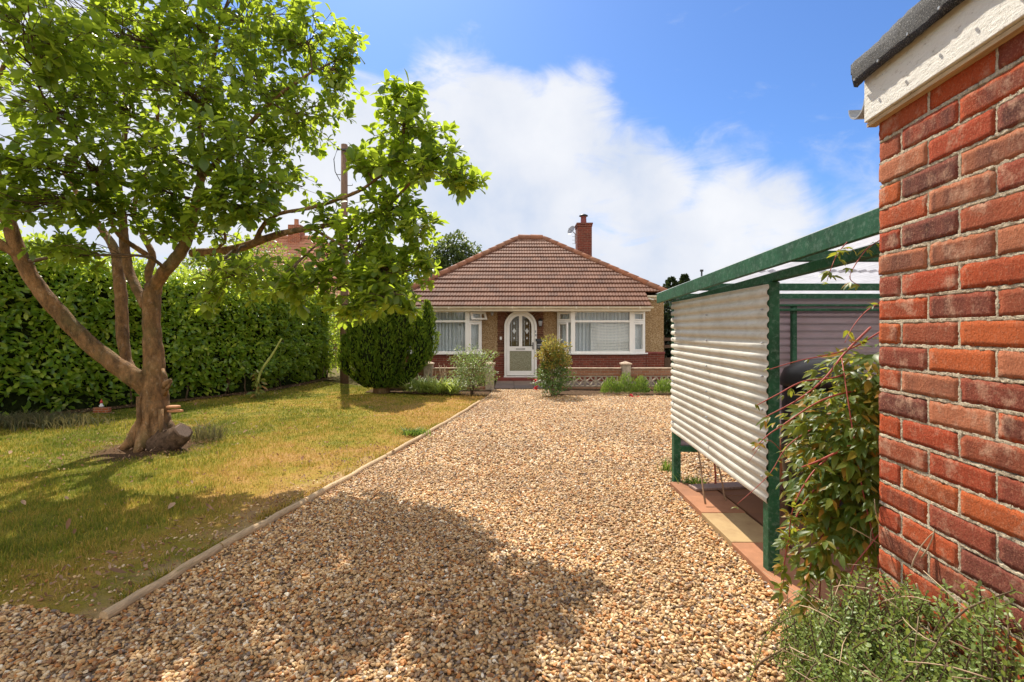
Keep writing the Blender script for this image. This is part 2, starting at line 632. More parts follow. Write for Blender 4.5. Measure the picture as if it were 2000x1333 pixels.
def m_sheet(name, col, tcol, tfac, rough=.4, dirt=(.3, .25, .18), damt=.35):
    m, nt, out = newmat(name)
    co = objco(nt)
    n = noise(nt, co, 5, 5, .65)
    c = mixc(nt, ramp(nt, n, [(.45, 0), (.8, damt)]), col, dirt)
    st = noise(nt, scaled(nt, co, (3, 3, 18)), 4, 4, .6)
    c = mixc(nt, ramp(nt, st, [(.5, 0), (.8, damt)]), c, dirt)
    b = pbsdf(nt, None, c, rough, bump(nt, n, .1, .003), .4)
    t = node(nt, 'BsdfTranslucent', {'Color': mixc(nt, ramp(nt, n, [(.4, 0), (.8, .6)]), tcol, tuple(x * .55 for x in tcol))})
    mx = node(nt, 'MixShader', {0: tfac, 1: b.outputs[0], 2: t.outputs[0]})
    nt.links.new(mx.outputs[0], out.inputs[0])
    return m


def m_glass(name, tint=(.97, .98, .98), fmin=.035):
    m, nt, out = newmat(name)
    fr = node(nt, 'LayerWeight', {'Blend': .5})
    f = mth(nt, 'ADD', mth(nt, 'MULTIPLY', mth(nt, 'POWER', fr.outputs['Facing'], 5.0), .9), fmin)
    t = node(nt, 'BsdfTransparent', {'Color': tint})
    g = node(nt, 'BsdfGlossy', {'Color': (1, 1, 1), 'Roughness': .02})
    mx = node(nt, 'MixShader', {0: f, 1: t.outputs[0], 2: g.outputs[0]})
    nt.links.new(mx.outputs[0], out.inputs[0])
    return m


def m_net():
    m, nt, out = newmat('net_curtain_fabric')
    co = objco(nt)
    vo = node(nt, 'TexVoronoi', {'Vector': scaled(nt, co, (1, 1, .7)), 'Scale': 26.0})
    c = ramp(nt, vo.outputs['Distance'], [(.12, (.95, .97, .97)), (.3, (.6, .66, .68))])
    b = pbsdf(nt, None, c, .9, None, .1)
    t = node(nt, 'BsdfTranslucent', {'Color': (.7, .74, .76)})
    mx = node(nt, 'MixShader', {0: .25, 1: b.outputs[0], 2: t.outputs[0]})
    nt.links.new(mx.outputs[0], out.inputs[0])
    return m


def m_obscure():
    m, nt, out = newmat('obscured_door_glass')
    co = objco(nt)
    n = noise(nt, co, 70, 3, .6)
    c = ramp(nt, n, [(.35, (.1, .11, .06)), (.55, (.24, .235, .15)), (.75, (.5, .5, .4))])
    pbsdf(nt, out, c, .25, bump(nt, n, .4, .003), .6)
    return m


def m_slab(name, cols):
    m, nt, out = newmat(name)
    co = worldco(nt)
    c = ramp(nt, attr(nt, 'rnd'), [(i / max(1, len(cols) - 1), k) for i, k in enumerate(cols)], 'CONSTANT')
    n = noise(nt, co, 6, 6, .65)
    c = mixc(nt, ramp(nt, n, [(.4, 0), (.8, .6)]), c, tuple(x * .45 for x in cols[0]))
    pbsdf(nt, out, c, .85, bump(nt, noise(nt, co, 90, 5, .7), .4, .004), .2)
    return m


M = {}
M['under'] = m_gravel_under()
M['pebble'] = m_pebble()
M['lawn'] = m_lawn()
M['grass'] = m_grass()
M['soil'] = m_soil()
M['earth'] = m_soil('rough_ground', (.16, .13, .05))
M['nearbrick'] = m_nearbrick()
M['mortar'] = m_mortar('sandy_mortar', (.6, .5, .36))
M['brick'] = m_brickwall('house_brick', (.23, .058, .036), (.14, .04, .028), (.26, .18, .13))
M['gbrick'] = m_brickwall('garage_brick', (.42, .11, .04), (.24, .07, .04), (.5, .43, .33))
M['gwall'] = m_brickwall('garden_wall_brick', (.36, .2, .12), (.28, .1, .05), (.34, .27, .2))
M['dash'] = m_pebbledash()
M['tile'] = m_tile('concrete_roof_tile', [(.13, .054, .03), (.16, .068, .038), (.11, .047, .028), (.18, .08, .046), (.145, .06, .034)])
M['pantile'] = m_tile('orange_pantile', [(.42, .18, .1), (.48, .22, .13), (.37, .16, .095), (.5, .25, .15)])
M['felt'] = m_felt()
M['flaky'] = m_flaky_white()
M['bark'] = m_bark()
M['twig'] = simple('twig_bark', (.13, .085, .05), .85, .2, .2)
M['deadwood'] = m_wood('cut_end_wood', (.16, .1, .065))
M['fungus'] = simple('bracket_flesh', (.55, .26, .12), .7, .2)
M['timber'] = m_wood('edging_timber', (.52, .36, .2), .35, .75, (14, 1.5, 14))
M['pole'] = m_wood('weathered_pole_wood', (.2, .12, .075), .5)
M['fence'] = m_wood('fence_wood', (.13, .075, .045), .5)
M['green'] = m_greenpaint()
M['upvc'] = simple('white_upvc', (.82, .8, .76), .35, .45, .03, 4, .04)
M['cream'] = simple('cream_gutter', (.72, .64, .5), .4, .45, .08, 5, .05)
M['side'] = m_sheet('cream_corrugated_sheet', (.6, .565, .49), (.7, .64, .54), .05, .5, (.32, .27, .19), .5)
M['roofsheet'] = m_sheet('clouded_roof_sheet', (.6, .6, .64), (.78, .78, .82), .5, .35, (.2, .2, .2), .3)
M['endsheet'] = m_sheet('smoky_corrugated_sheet', (.27, .24, .25), (.52, .45, .48), .48, .3, (.46, .32, .26), .6)
M['glass'] = m_glass('window_glass')
M['dglass'] = m_glass('door_glass', (.5, .55, .52), .03)
M['net'] = m_net()
M['blind'] = simple('blind_slat', (.8, .8, .76), .5, .3, .03)
M['obscure'] = m_obscure()
M['black'] = simple('black_plastic', (.014, .014, .016), .4, .5, .15)
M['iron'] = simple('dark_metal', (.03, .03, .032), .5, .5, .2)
M['steel'] = simple('brushed_metal', (.42, .42, .42), .4, .5, .1, metal=.7)
M['grey'] = simple('grey_plastic', (.33, .34, .36), .5, .4, .1)
M['stone'] = simple('reconstituted_stone', (.48, .36, .26), .9, .2, .22, 9, .5, 90, .006)
M['blockm'] = simple('screen_block_concrete', (.42, .34, .26), .9, .2, .25, 12, .5, 80, .006)
M['redstep'] = simple('red_tile_step', (.2, .038, .028), .5, .4, .15)
M['pathslab'] = m_slab('path_slab', [(.26, .19, .15), (.22, .17, .14), (.3, .21, .16)])
M['floorslab'] = m_slab('terracotta_slab', [(.36, .165, .085), (.38, .26, .125), (.3, .14, .075), (.17, .08, .045), (.2, .095, .05), (.15, .08, .05)])  # last three colours are darkened for shade under the roof
M['terracotta'] = simple('terracotta', (.5, .2, .1), .8, .2, .2)
M['cane'] = m_wood('bamboo_cane', (.3, .18, .1), .4)
M['plank'] = m_wood('red_grey_plank', (.3, .2, .16), .4)
M['redpaint'] = simple('red_paint', (.5, .04, .03), .5, .4)
M['lead'] = simple('lead_motif', (.6, .62, .6), .5, .4)
M['core'] = simple('foliage_core_shade', (.02, .028, .008), .95, .05, .3, 12, .8, 20, .05)  # near-black colour stands for the shade deep inside foliage
LG = leafmat
M['magnolia'] = LG('magnolia_leaf', [(0, (.045, .1, .018)), (.45, (.08, .15, .024)), (.8, (.135, .2, .03)), (1, (.25, .28, .045))], (.58, .72, .05), .52, .38, .5)
M['laurel'] = LG('laurel_leaf', [(0, (.075, .175, .022)), (.5, (.18, .31, .034)), (.85, (.34, .45, .055)), (1, (.54, .58, .09))], (.7, .82, .08), .5, .28, .6)
M['yellowgreen'] = LG('yellow_green_leaf', [(0, (.09, .15, .02)), (.6, (.15, .2, .03)), (1, (.22, .25, .045))], (.42, .5, .05), .4)
M['conifer'] = LG('conifer_sprig', [(0, (.03, .08, .01)), (.5, (.085, .165, .015)), (1, (.2, .27, .026))], (.42, .52, .035), .34, .7, .15)
M['farleaf'] = LG('far_tree_leaf', [(0, (.035, .06, .015)), (.6, (.065, .1, .025)), (1, (.12, .16, .05))], (.25, .32, .05), .3)
M['darkfir'] = LG('dark_fir_leaf', [(0, (.015, .03, .01)), (1, (.04, .06, .02))], (.1, .14, .03), .15)
M['varieg'] = LG('variegated_leaf', [(0, (.09, .17, .04)), (.5, (.17, .26, .065)), (.8, (.3, .35, .12)), (1, (.5, .5, .24))], (.4, .5, .12), .34)
M['photinia'] = LG('bronze_young_leaf', [(0, (.1, .17, .03)), (.45, (.2, .24, .045)), (.75, (.36, .24, .06)), (1, (.42, .16, .06))], (.55, .44, .08), .38)
M['rose'] = LG('rose_leaf', [(0, (.05, .11, .03)), (.6, (.09, .17, .045)), (1, (.2, .27, .08))], (.3, .42, .06), .3)
M['daylily'] = LG('strap_leaf', [(0, (.16, .27, .045)), (.6, (.28, .37, .08)), (1, (.5, .52, .2))], (.62, .7, .14), .4)
M['fern'] = LG('feathery_leaf', [(0, (.06, .14, .02)), (.6, (.12, .21, .032)), (1, (.2, .28, .055))], (.34, .46, .06), .35)
M['vine'] = LG('vine_leaf', [(0, (.04, .09, .016)), (.5, (.09, .15, .022)), (.8, (.19, .22, .04)), (.93, (.38, .2, .035)), (1, (.48, .16, .03))], (.55, .55, .05), .42, .42, .3)
M['hebe'] = LG('small_grey_green_leaf', [(0, (.12, .19, .035)), (.5, (.19, .27, .06)), (1, (.34, .4, .13))], (.48, .56, .1), .32, .45)
M['redstem'] = simple('red_stem', (.34, .075, .055), .6, .3)
M['drystem'] = simple('dry_stem', (.42, .3, .19), .85, .2)
M['petal'] = LG('red_petal', [(0, (.5, .015, .015)), (1, (.7, .05, .05))], (.7, .05, .05), .3)
M['dryleaf'] = LG('dry_fallen_leaf', [(0, (.2, .1, .05)), (.6, (.36, .21, .12)), (1, (.52, .36, .24))], (.5, .3, .15), .2, .8, .1)
# ================================================================ CAMERA, SKY, SUN
cd = bpy.data.cameras.new('camera')
cam = put(bpy.data.objects.new('camera', cd))
cam.location = (0, 0, H)
cam.rotation_euler = (PI / 2, 0, 0)
cd.sensor_width = 36
cd.lens = FOC * 36 / 2000
cd.shift_y = -(666.5 - CV) / 2000
cd.clip_start, cd.clip_end = .05, 1000
sc.camera = cam

SUN_EL, SUN_AZ = R(52), R(-18.8)          # azimuth from +Y towards +X
sdir = Vector((math.sin(SUN_AZ) * math.cos(SUN_EL), math.cos(SUN_AZ) * math.cos(SUN_EL), math.sin(SUN_EL)))
sl = bpy.data.lights.new('sun', 'SUN')
sl.energy = 4.8
sl.angle = R(.5)
sl.color = (1, .93, .8)
so = put(bpy.data.objects.new('sun', sl))
so.rotation_euler = (-sdir).to_track_quat('-Z', 'Y').to_euler()
so.location = sdir * 30

w = bpy.data.worlds.new('World')
sc.world = w
w.use_nodes = True
nt = w.node_tree
nt.nodes.clear()
wo = nt.nodes.new('ShaderNodeOutputWorld')
sky = node(nt, 'TexSky', sky_type='NISHITA', sun_disc=False, sun_elevation=SUN_EL, sun_rotation=SUN_AZ, altitude=0.0,
           air_density=1.0, dust_density=.6, ozone_density=2.5)
dvec = node(nt, 'TexCoord').outputs['Generated']


def wdir(u, v):
    return Vector(((u - CU) / FOC, 1, (CV - v) / FOC)).normalized()


def cblob(u, v, rad, soft=.5, amp=1.0):
    dn = node(nt, 'VectorMath', {0: dvec, 1: tuple(wdir(u, v))}, operation='DISTANCE').outputs['Value']
    return node(nt, 'MapRange', {0: dn, 1: rad, 2: rad * soft, 3: 0.0, 4: amp}, interpolation_type='SMOOTHSTEP').outputs[0]


warp = node(nt, 'TexNoise', {'Vector': dvec, 'Scale': 4.2, 'Detail': 8.0, 'Roughness': .58, 'Distortion': .35}).outputs[0]
wisp = node(nt, 'TexNoise', {'Vector': node(nt, 'Mapping', {'Vector': dvec, 'Rotation': (0, .5, 0), 'Scale': (2.2, 2, 5.5)}).outputs[0],
                             'Scale': 2.6, 'Detail': 9.0, 'Roughness': .62, 'Distortion': .8}).outputs[0]
blobs = [(930, 370, .32, .5, 1.0), (730, 360, .26, .4, .9), (1090, 250, .17, .4, .85), (1160, 480, .32, .4, .92), (950, 190, .14, .2, .7),
         (1440, 480, .22, .3, .9), (500, 480, .40, .5, 1.0), (100, 480, .5, .5, 1.0), (60, 120, .45, .3, .7), (1420, 320, .2, .1, .42), (1640, 260, .14, .1, .4), (1280, 120, .2, .1, .2),
         (1800, 560, .35, .3, .5)]
acc = None
for b in blobs:
    s = cblob(*b)
    acc = s if acc is None else mth(nt, 'MAXIMUM', acc, s)
# bright cloud added behind the camera as fill light, out of view
sepd = node(nt, 'SeparateXYZ', {0: dvec})
behind = node(nt, 'MapRange', {0: sepd.outputs[1], 1: .35, 2: -.2, 3: 0.0, 4: .8}).outputs[0]
acc = mth(nt, 'MAXIMUM', acc, behind)
low = node(nt, 'MapRange', {0: sepd.outputs[2], 1: .16, 2: .0, 3: 0.0, 4: .75}).outputs[0]
acc = mth(nt, 'MAXIMUM', acc, low)
tot = mth(nt, 'ADD', acc, mth(nt, 'MULTIPLY', mth(nt, 'SUBTRACT', warp, .5), 1.1))
tot = mth(nt, 'ADD', tot, mth(nt, 'MULTIPLY', mth(nt, 'SUBTRACT', wisp, .5), 1.15))
mask = node(nt, 'MapRange', {0: tot, 1: .33, 2: .9, 3: 0.0, 4: 1.0}, interpolation_type='SMOOTHSTEP').outputs[0]
shade = noise(nt, dvec, 3.1, 6, .55)
ccol = ramp(nt, shade, [(.36, (3.3, 3.75, 4.6)), (.5, (4.2, 4.4, 4.85)), (.66, (4.8, 4.9, 5.15))])
skyc = mixc(nt, 1.0, sky.outputs[0], (.43, .6, .85), 'MULTIPLY')
ccol = mixc(nt, node(nt, 'MapRange', {0: sepd.outputs[1], 1: .3, 2: -.3, 3: 0.0, 4: 1.0}).outputs[0], ccol, (8.2, 7.9, 7.5))  # unseen cloud made brighter to lift the shaded faces
fin = mixc(nt, mask, skyc, ccol)
bg = node(nt, 'Background', {'Color': fin, 'Strength': .12})
nt.links.new(bg.outputs[0], wo.inputs[0])

vs_ = sc.view_settings
sc.display_settings.display_device = 'sRGB'
vs_.view_transform = 'Standard'
vs_.look = 'None'
vs_.exposure = .7
vs_.gamma = 1.0
vs_.use_curve_mapping = False
try:
    sc.cycles.use_denoising = True
    sc.cycles.max_bounces = 8
    sc.cycles.transparent_max_bounces = 16
    sc.cycles.transmission_bounces = 6
    sc.cycles.sample_clamp_indirect = 6.0
except Exception:
    pass

# ================================================================ GROUND
def sheet(name, poly, z, mat, step=.25, amp=0.0, kind='structure', seed=0.0):
    """flat polygon as a fine grid so it can undulate a little"""
    poly = [(p[0], p[1]) for p in poly]
    xs = [p[0] for p in poly]
    ys = [p[1] for p in poly]

    def clip(pl, ax, lim, sign):
        o = []
        for i in range(len(pl)):
            a, b = pl[i], pl[(i + 1) % len(pl)]
            ia, ib = (a[ax] - lim) * sign >= 0, (b[ax] - lim) * sign >= 0
            if ia:
                o.append(a)
            if ia != ib:
                t = (lim - a[ax]) / (b[ax] - a[ax])
                o.append((a[0] + (b[0] - a[0]) * t, a[1] + (b[1] - a[1]) * t))
        return o
    V, F, key = [], [], {}

    def vid(p):
        k = (round(p[0], 4), round(p[1], 4))
        if k not in key:
            key[k] = len(V)
            zz = z + amp * float(lumps(np.array([p[0], p[1], 0.0]), 1.1, seed))
            V.append((p[0], p[1], zz))
        return key[k]
    x0, y0 = min(xs), min(ys)
    for i in range(int((max(xs) - x0) / step) + 1):
        strip = clip(clip(poly, 0, x0 + i * step, 1), 0, x0 + (i + 1) * step, -1)
        if len(strip) < 3:
            continue
        for j in range(int((max(ys) - y0) / step) + 1):
            c = clip(clip(strip, 1, y0 + j * step, 1), 1, y0 + (j + 1) * step, -1)
            if len(c) >= 3:
                ids = []
                for q in c:
                    k = vid(q)
                    if not ids or (k != ids[-1] and k != ids[0]):
                        ids.append(k)
                if len(ids) >= 3:
                    F.append(ids)
    me = bpy.data.meshes.new(name)
    me.from_pydata(V, [], F)
    me.update()
    me.polygons.foreach_set('use_smooth', np.ones(len(F), dtype=bool))
    me.materials.append(mat)
    o = put(bpy.data.objects.new(name, me))
    if kind:
        o['kind'] = kind
    return o


g = MB()
g.add([(-150, -60, -.06), (150, -60, -.06), (150, 260, -.06), (-150, 260, -.06)], [(0, 1, 2, 3)])
tag(g.build('ground', M['earth']), kind='structure')

edge_px = [(200, 1210), (545, 1000), (637, 958), (754, 893), (880, 821), (937, 785)]
edge = [G(*p) for p in edge_px]
edge_line = [(-2.36, 1.5), (edge[0].x, edge[0].y)] + [(e.x, e.y) for e in edge[1:]] + [(-.56, 13.2)]
edge_off = [(x, y) for x, y in edge_line]
hedge_line = [(-11.5, 5.2), (-9.3, 9.0), (-7.6, 11.6), (-6.6, 13.6), (-6.15, 17.5)]
lawn_poly = [(-14, 3.6), (-5.2, 3.1), (-3.6, 2.93), (-2.9, 2.92), (-2.5, 2.84)] + [(x - .03, y) for x, y in edge_line[1:]] + [(-1.2, 13.3), (-2.6, 13.5), (-6.3, 16.5)] + [(-6.7, 13.6), (-7.7, 11.6), (-9.4, 9), (-11.6, 5.2), (-14, 5)]
sheet('lawn', lawn_poly, -.012, M['lawn'], .4, .015)
drive_near = [(2.0, -1.5), (2.0, 1.8), (1.66, 2.2), (1.68, 5.25), (1.72, 6.0), (-1.675, 6.0)] + [(x, y) for x, y in reversed(edge_line) if 2.3 < y < 5.9] + [(-2.5, 2.84), (-2.9, 2.92), (-3.6, 2.93), (-5.2, 3.1), (-9, 3.3), (-9, -1.5)]
drive_far = [(-1.675, 6.0)] + [(x, y) for x, y in edge_line if y > 6.1] + [(-.5, 14.05), (1.2, 14.05), (1.2, 13.2), (2.2, 12.9), (7.5, 12.9), (7.5, 5.3), (1.68, 5.25), (1.72, 6.0)]
dn = sheet('driveway', drive_near, -.02, M['under'], .3, .016, seed=2.0)
df = sheet('driveway', drive_far, -.02, M['under'], .3, .016, seed=2.0)


def gravel(name, base, density, lo, hi, seed):
    ng = bpy.data.node_groups.new('loose_gravel', 'GeometryNodeTree')
    ng.interface.new_socket('Geometry', in_out='INPUT', socket_type='NodeSocketGeometry')
    ng.interface.new_socket('Geometry', in_out='OUTPUT', socket_type='NodeSocketGeometry')
    L = ng.links

    def n(t, **kw):
        nd = ng.nodes.new(t)
        for k, v in kw.items():
            setattr(nd, k, v)
        return nd
    gi, go = n('NodeGroupInput'), n('NodeGroupOutput')
    di = n('GeometryNodeDistributePointsOnFaces', distribute_method='RANDOM')
    di.inputs['Density'].default_value = density
    di.inputs['Seed'].default_value = seed
    L.new(gi.outputs[0], di.inputs['Mesh'])
    rz = n('FunctionNodeRandomValue', data_type='FLOAT_VECTOR')
    rz.inputs[0].default_value = (0, 0, -.006)
    rz.inputs[1].default_value = (0, 0, .013)
    sp = n('GeometryNodeSetPosition')
    L.new(di.outputs['Points'], sp.inputs['Geometry'])
    L.new(rz.outputs[0], sp.inputs['Offset'])
    g2i = n('GeometryNodeGeometryToInstance')
    for k in range(5):
        ico = n('GeometryNodeMeshIcoSphere')
        ico.inputs['Radius'].default_value = 1.0
        ico.inputs['Subdivisions'].default_value = 3
        tx = n('ShaderNodeTexNoise', noise_dimensions='4D')
        tx.inputs['W'].default_value = 3.1 * k + seed
        tx.inputs['Scale'].default_value = .8
        tx.inputs['Detail'].default_value = 1.5
        sb = n('ShaderNodeVectorMath', operation='SUBTRACT')
        sb.inputs[1].default_value = (.5, .5, .5)
        L.new(tx.outputs['Color'], sb.inputs[0])
        ml = n('ShaderNodeVectorMath', operation='SCALE')
        ml.inputs['Scale'].default_value = 1.5
        L.new(sb.outputs[0], ml.inputs[0])
        sp2 = n('GeometryNodeSetPosition')
        L.new(ico.outputs[0], sp2.inputs['Geometry'])
        L.new(ml.outputs[0], sp2.inputs['Offset'])
        ss = n('GeometryNodeSetShadeSmooth')
        L.new(sp2.outputs[0], ss.inputs[0])
        sm = n('GeometryNodeSetMaterial')
        sm.inputs['Material'].default_value = M['pebble']
        L.new(ss.outputs[0], sm.inputs[0])
        L.new(sm.outputs[0], g2i.inputs[0])
    io = n('GeometryNodeInstanceOnPoints')
    io.inputs['Pick Instance'].default_value = True
    L.new(sp.outputs[0], io.inputs['Points'])
    L.new(g2i.outputs[0], io.inputs['Instance'])
    ri = n('FunctionNodeRandomValue', data_type='INT')
    ri.inputs[4].default_value = 0
    ri.inputs[5].default_value = 4
    ri.inputs['Seed'].default_value = 4
    L.new(ri.outputs[2], io.inputs['Instance Index'])
    rr = n('FunctionNodeRandomValue', data_type='FLOAT_VECTOR')
    rr.inputs[0].default_value = (-.5, -.5, 0)
    rr.inputs[1].default_value = (.5, .5, 6.28)
    rr.inputs['Seed'].default_value = 8
    L.new(rr.outputs[0], io.inputs['Rotation'])
    rs = n('FunctionNodeRandomValue', data_type='FLOAT_VECTOR')
    rs.inputs[0].default_value = lo
    rs.inputs[1].default_value = hi
    rs.inputs['Seed'].default_value = 3
    L.new(rs.outputs[0], io.inputs['Scale'])
    st = n('GeometryNodeStoreNamedAttribute', data_type='FLOAT', domain='INSTANCE')
    st.inputs['Name'].default_value = 'rnd'
    rc = n('FunctionNodeRandomValue', data_type='FLOAT')
    rc.inputs['Seed'].default_value = 21
    L.new(rc.outputs[1], st.inputs['Value'])
    L.new(io.outputs[0], st.inputs['Geometry'])
    L.new(st.outputs[0], go.inputs[0])
    o = put(bpy.data.objects.new(name, base.data.copy()))
    md = o.modifiers.new('stones', 'NODES')
    md.node_group = ng
    o['kind'] = 'stuff'
    return o


gravel('gravel', dn, 4500, (.0072, .0054, .0043), (.0172, .0128, .0098), 1)
gravel('gravel', df, 2000, (.0105, .008, .0065), (.0235, .0172, .013), 2)

strip_poly = [(-2.3, 2.84), (-2.1, 4.2), (-1.9, 5.0), (-1.65, 6.4), (-1.85, 6.4), (-2.25, 5.0), (-2.6, 4.2), (-3.1, 3.3), (-4.6, 3.2), (-4.6, 3.0), (-3.2, 2.9)]
sb_ = sheet('stone_scatter_ground', strip_poly, -.012, M['lawn'], .4, .015)
gravel('gravel', sb_, 240, (.006, .0045, .0034), (.015, .011, .008), 5)
bpy.data.objects.remove(sb_)
# lawn grass
def in_poly(x, y, poly):
    ins = np.zeros(len(x), bool)
    n_ = len(poly)
    for i in range(n_):
        x1, y1 = poly[i][:2]
        x2, y2 = poly[(i + 1) % n_][:2]
        c = ((y1 > y) != (y2 > y)) & (x < (x2 - x1) * (y - y1) / (y2 - y1 + 1e-12) + x1)
        ins ^= c
    return ins


def blades(x, y, z, h, wd, lean=.6):
    n_ = len(x)
    a = RG.uniform(0, 2 * PI, n_)
    ln = np.abs(RG.normal(0, lean, n_))
    la = RG.uniform(0, 2 * PI, n_)
    base = np.stack([x, y, np.full(n_, z) if np.isscalar(z) else z], -1)
    s = np.stack([np.cos(a), np.sin(a), np.zeros(n_)], -1) * wd[:, None]
    ld = np.stack([np.cos(la), np.sin(la), np.zeros(n_)], -1) * (h * ln)[:, None]
    up = np.zeros((n_, 3))
    up[:, 2] = h
    V = np.stack([base - s, base + s, base + up * .6 + ld * .35 - s * .7, base + up * .6 + ld * .35 + s * .7, base + up * .92 + ld], 1)
    F = np.array([(0, 1, 3), (0, 3, 2), (2, 3, 4)])[None] + (np.arange(n_) * 5)[:, None, None]
    return V.reshape(-1, 3), F.reshape(-1, 3), np.repeat(RG.random(n_), 5)


gf = Foliage()
for (ya, yb, dens, wd, hh) in ((1.3, 3.8, 4200, .003, .042), (3.8, 6, 3000, .003, .038), (6, 9.5, 1700, .0042, .032), (9.5, 17, 800, .0065, .03)):
    area = 11.5 * (yb - ya)
    k = int(area * dens)
    x = RG.uniform(-11.5, 0, k)
    y = RG.uniform(ya, yb, k)
    m_ = in_poly(x, y, lawn_poly) & (np.abs(x) < y * 1.04 + .4)
    x, y = x[m_], y[m_]
    pz = lumps(np.stack([x, y, 0 * x], -1), 1.6, 3.0)
    ex = np.interp(y, [e[1] for e in edge_line], [e[0] for e in edge_line])
    near = (ex - x)
    keep = RG.random(len(x)) < np.clip(.05 + near * 1.0 + np.clip(y - 5.5, 0, 3) * .2 + .3 * pz + .35 * lumps(np.stack([x, y, 0 * x], -1), 7.0, 4.0), .03, 1) * np.clip((y - 2.86 + .1 * pz) * 5, .02, 1)
    ring = np.hypot(x + 5.03, y - 6.95)
    keep &= RG.random(len(x)) < np.clip((ring - .45) * 2.2, 0, 1)
    x, y, pz = x[keep], y[keep], pz[keep]
    z = -.012 + .015 * lumps(np.stack([x, y, 0 * x], -1), 1.1, 0.0)
    h = hh * RG.uniform(.4, 1.4, len(x)) * (1 + .35 * pz + .35 * lumps(np.stack([x, y, 0 * x], -1), 6.5, 9.0))
    gf.add(*blades(x, y, z - .002, h, np.full(len(x), wd) * RG.uniform(.7, 1.2, len(x))))
k = 3800       # tufts leaning over the rail
tt_ = RG.uniform(0, 1, k)
y = 2.8 + 8.5 * tt_ ** 1.3
ex = np.interp(y, [e[1] for e in edge_line], [e[0] for e in edge_line])
x = ex - np.abs(RG.normal(.03, .05, k)) - .02
kp = lumps(np.stack([x, y, 0 * x], -1), 4.5, 8.0) > -.05
x, y = x[kp], y[kp]
gf.add(*blades(x, y, -.01, RG.uniform(.025, .075, len(x)), .0016 + .0005 * y, 1.0))
tag(gf.build('grass', M['grass']), kind='stuff')

# path, flower beds
ps = MB()
for i in range(3):
    for j in range(3):
        xa = -.5 + i * .56
        ya = 14.12 + j * .75
        ps.box(xa + .006, xa + .554, ya + .006, ya + .744, -.04, .02 + .002 * ((i + j) % 2), random.random())
for i in range(-6, 10):
    if -1 <= i <= 2:
        continue
    ps.box(-.5 + i * .56 + .006, -.5 + i * .56 + .554, 14.9, 16.1, -.04, .018, random.random())
tag(ps.build('path', M['pathslab']), kind='structure')
sheet('flower_bed', [(-3.9, 13.3), (-2.4, 12.75), (-.62, 12.55), (-.55, 13.95), (-3.9, 13.95)], .012, M['soil'], .2, .02)
sheet('flower_bed', [(1.05, 12.75), (2.2, 12.6), (4.6, 12.75), (6.5, 12.9), (6.5, 13.95), (1.05, 13.95)], .012, M['soil'], .2, .02)
sheet('hedge_bed', [(-12, 5), (-9.15, 8.75), (-7.45, 11.45), (-6.4, 13.7), (-6.0, 17.5), (-7, 17.5), (-12.5, 6)], .02, M['soil'], .3, .012)

# rounded timber edging
logs = [((200, 1210), (430, 1071), 'weathered round timber edging rail whose sawn end lies at the lawn corner'),
        ((430, 1071), (596, 981), 'round timber edging rail butted against the rail with the exposed sawn end'),
        ((596, 981), (754, 893), 'round timber edging rail in the middle of the row of five, beside browned turf'),
        ((754, 893), (880, 821), 'round timber edging rail beside the small bright green weed in the lawn'),
        ((880, 821), (937, 785), 'round timber edging rail that ends at the variegated shrub')]
for a, b, lab in logs:
    p, q = G(*a), G(*b)
    mb = MB()
    pts = []
    for k in range(9):
        t = k / 8
        c = p.lerp(q, t)
        pts.append((c.x - p.x + .006 * math.sin(k * 2.1), c.y - p.y + (.008 if k == 0 else 0) - (.008 if k == 8 else 0), .008 + .004 * math.sin(k * 1.3)))
    mb.tube(pts, [.031 * random.uniform(.94, 1.05) for _ in pts], 12)
    o = tag(mb.build('edging_rail', M['timber'], None, False), lab, 'timber edging', 'timber rails edging the lawn')
    o.location = (p.x, p.y, 0)
# ================================================================ BUNGALOW
HX, HY = .75, 16.6
bung = thing('bungalow', 'low bungalow with hipped red tiled roof, pebbledash walls and white arched front door', 'bungalow', (HX, HY, 0))
OB = (HX, HY, 0)


def hb(mb, name, mat, parent=bung, **k):
    return mb.build(name, mat, parent, off=OB, **k) if parent is bung else mb.build(name, mat, parent, off=OB, **k)


WL, WR, WF, WB = -3.5, 5.02, 16.6, 24.0
EZ = 2.86
mb = MB()
mb.box(WL, WR, WF, WB, .0, EZ - .05)
wall = hb(mb, 'wall', M['dash'])
mb = MB()
mb.box(WL - .015, WR + .015, WF - .015, WB + .015, 0, .885)
hb(mb, 'brick_plinth', M['brick'])
mb = MB()
pz0, pz1 = .885, .945
for xa, xb in ((-3.53, -.62), (1.06, 5.05)):
    pf = [(-.05, 0), (-.05, .03), (-.035, .052), (-.005, .06), (.02, .06), (.02, 0)]
    mb.prism(pf, (xa, WF, pz0), (0, 1, 0), (0, 0, 1), (xb - xa, 0, 0))
hb(mb, 'plinth_course', M['redstep'])

# brick piers and arch round the door
DU0, DU1 = 985, 1048.5
YD = 16.5
dx0, dx1 = XU(DU0, YD), XU(DU1, YD)
dz0, dzt = ZV(735, YD), ZV(607.5, YD)
dc, dr = (dx0 + dx1) / 2, (dx1 - dx0) / 2
dsp = dzt - dr * .98
def arch(r, n=24, zsp=None, rz=None, base=None, cx=0):
    zs = dsp if zsp is None else zsp
    rz = r if rz is None else rz
    pts = []
    if base is not None:
        pts.append((cx - r, base))
    pts += [(cx + r * math.cos(PI - PI * i / n), zs + rz * math.sin(PI - PI * i / n)) for i in range(n + 1)]
    if base is not None:
        pts.append((cx + r, base))
    return pts


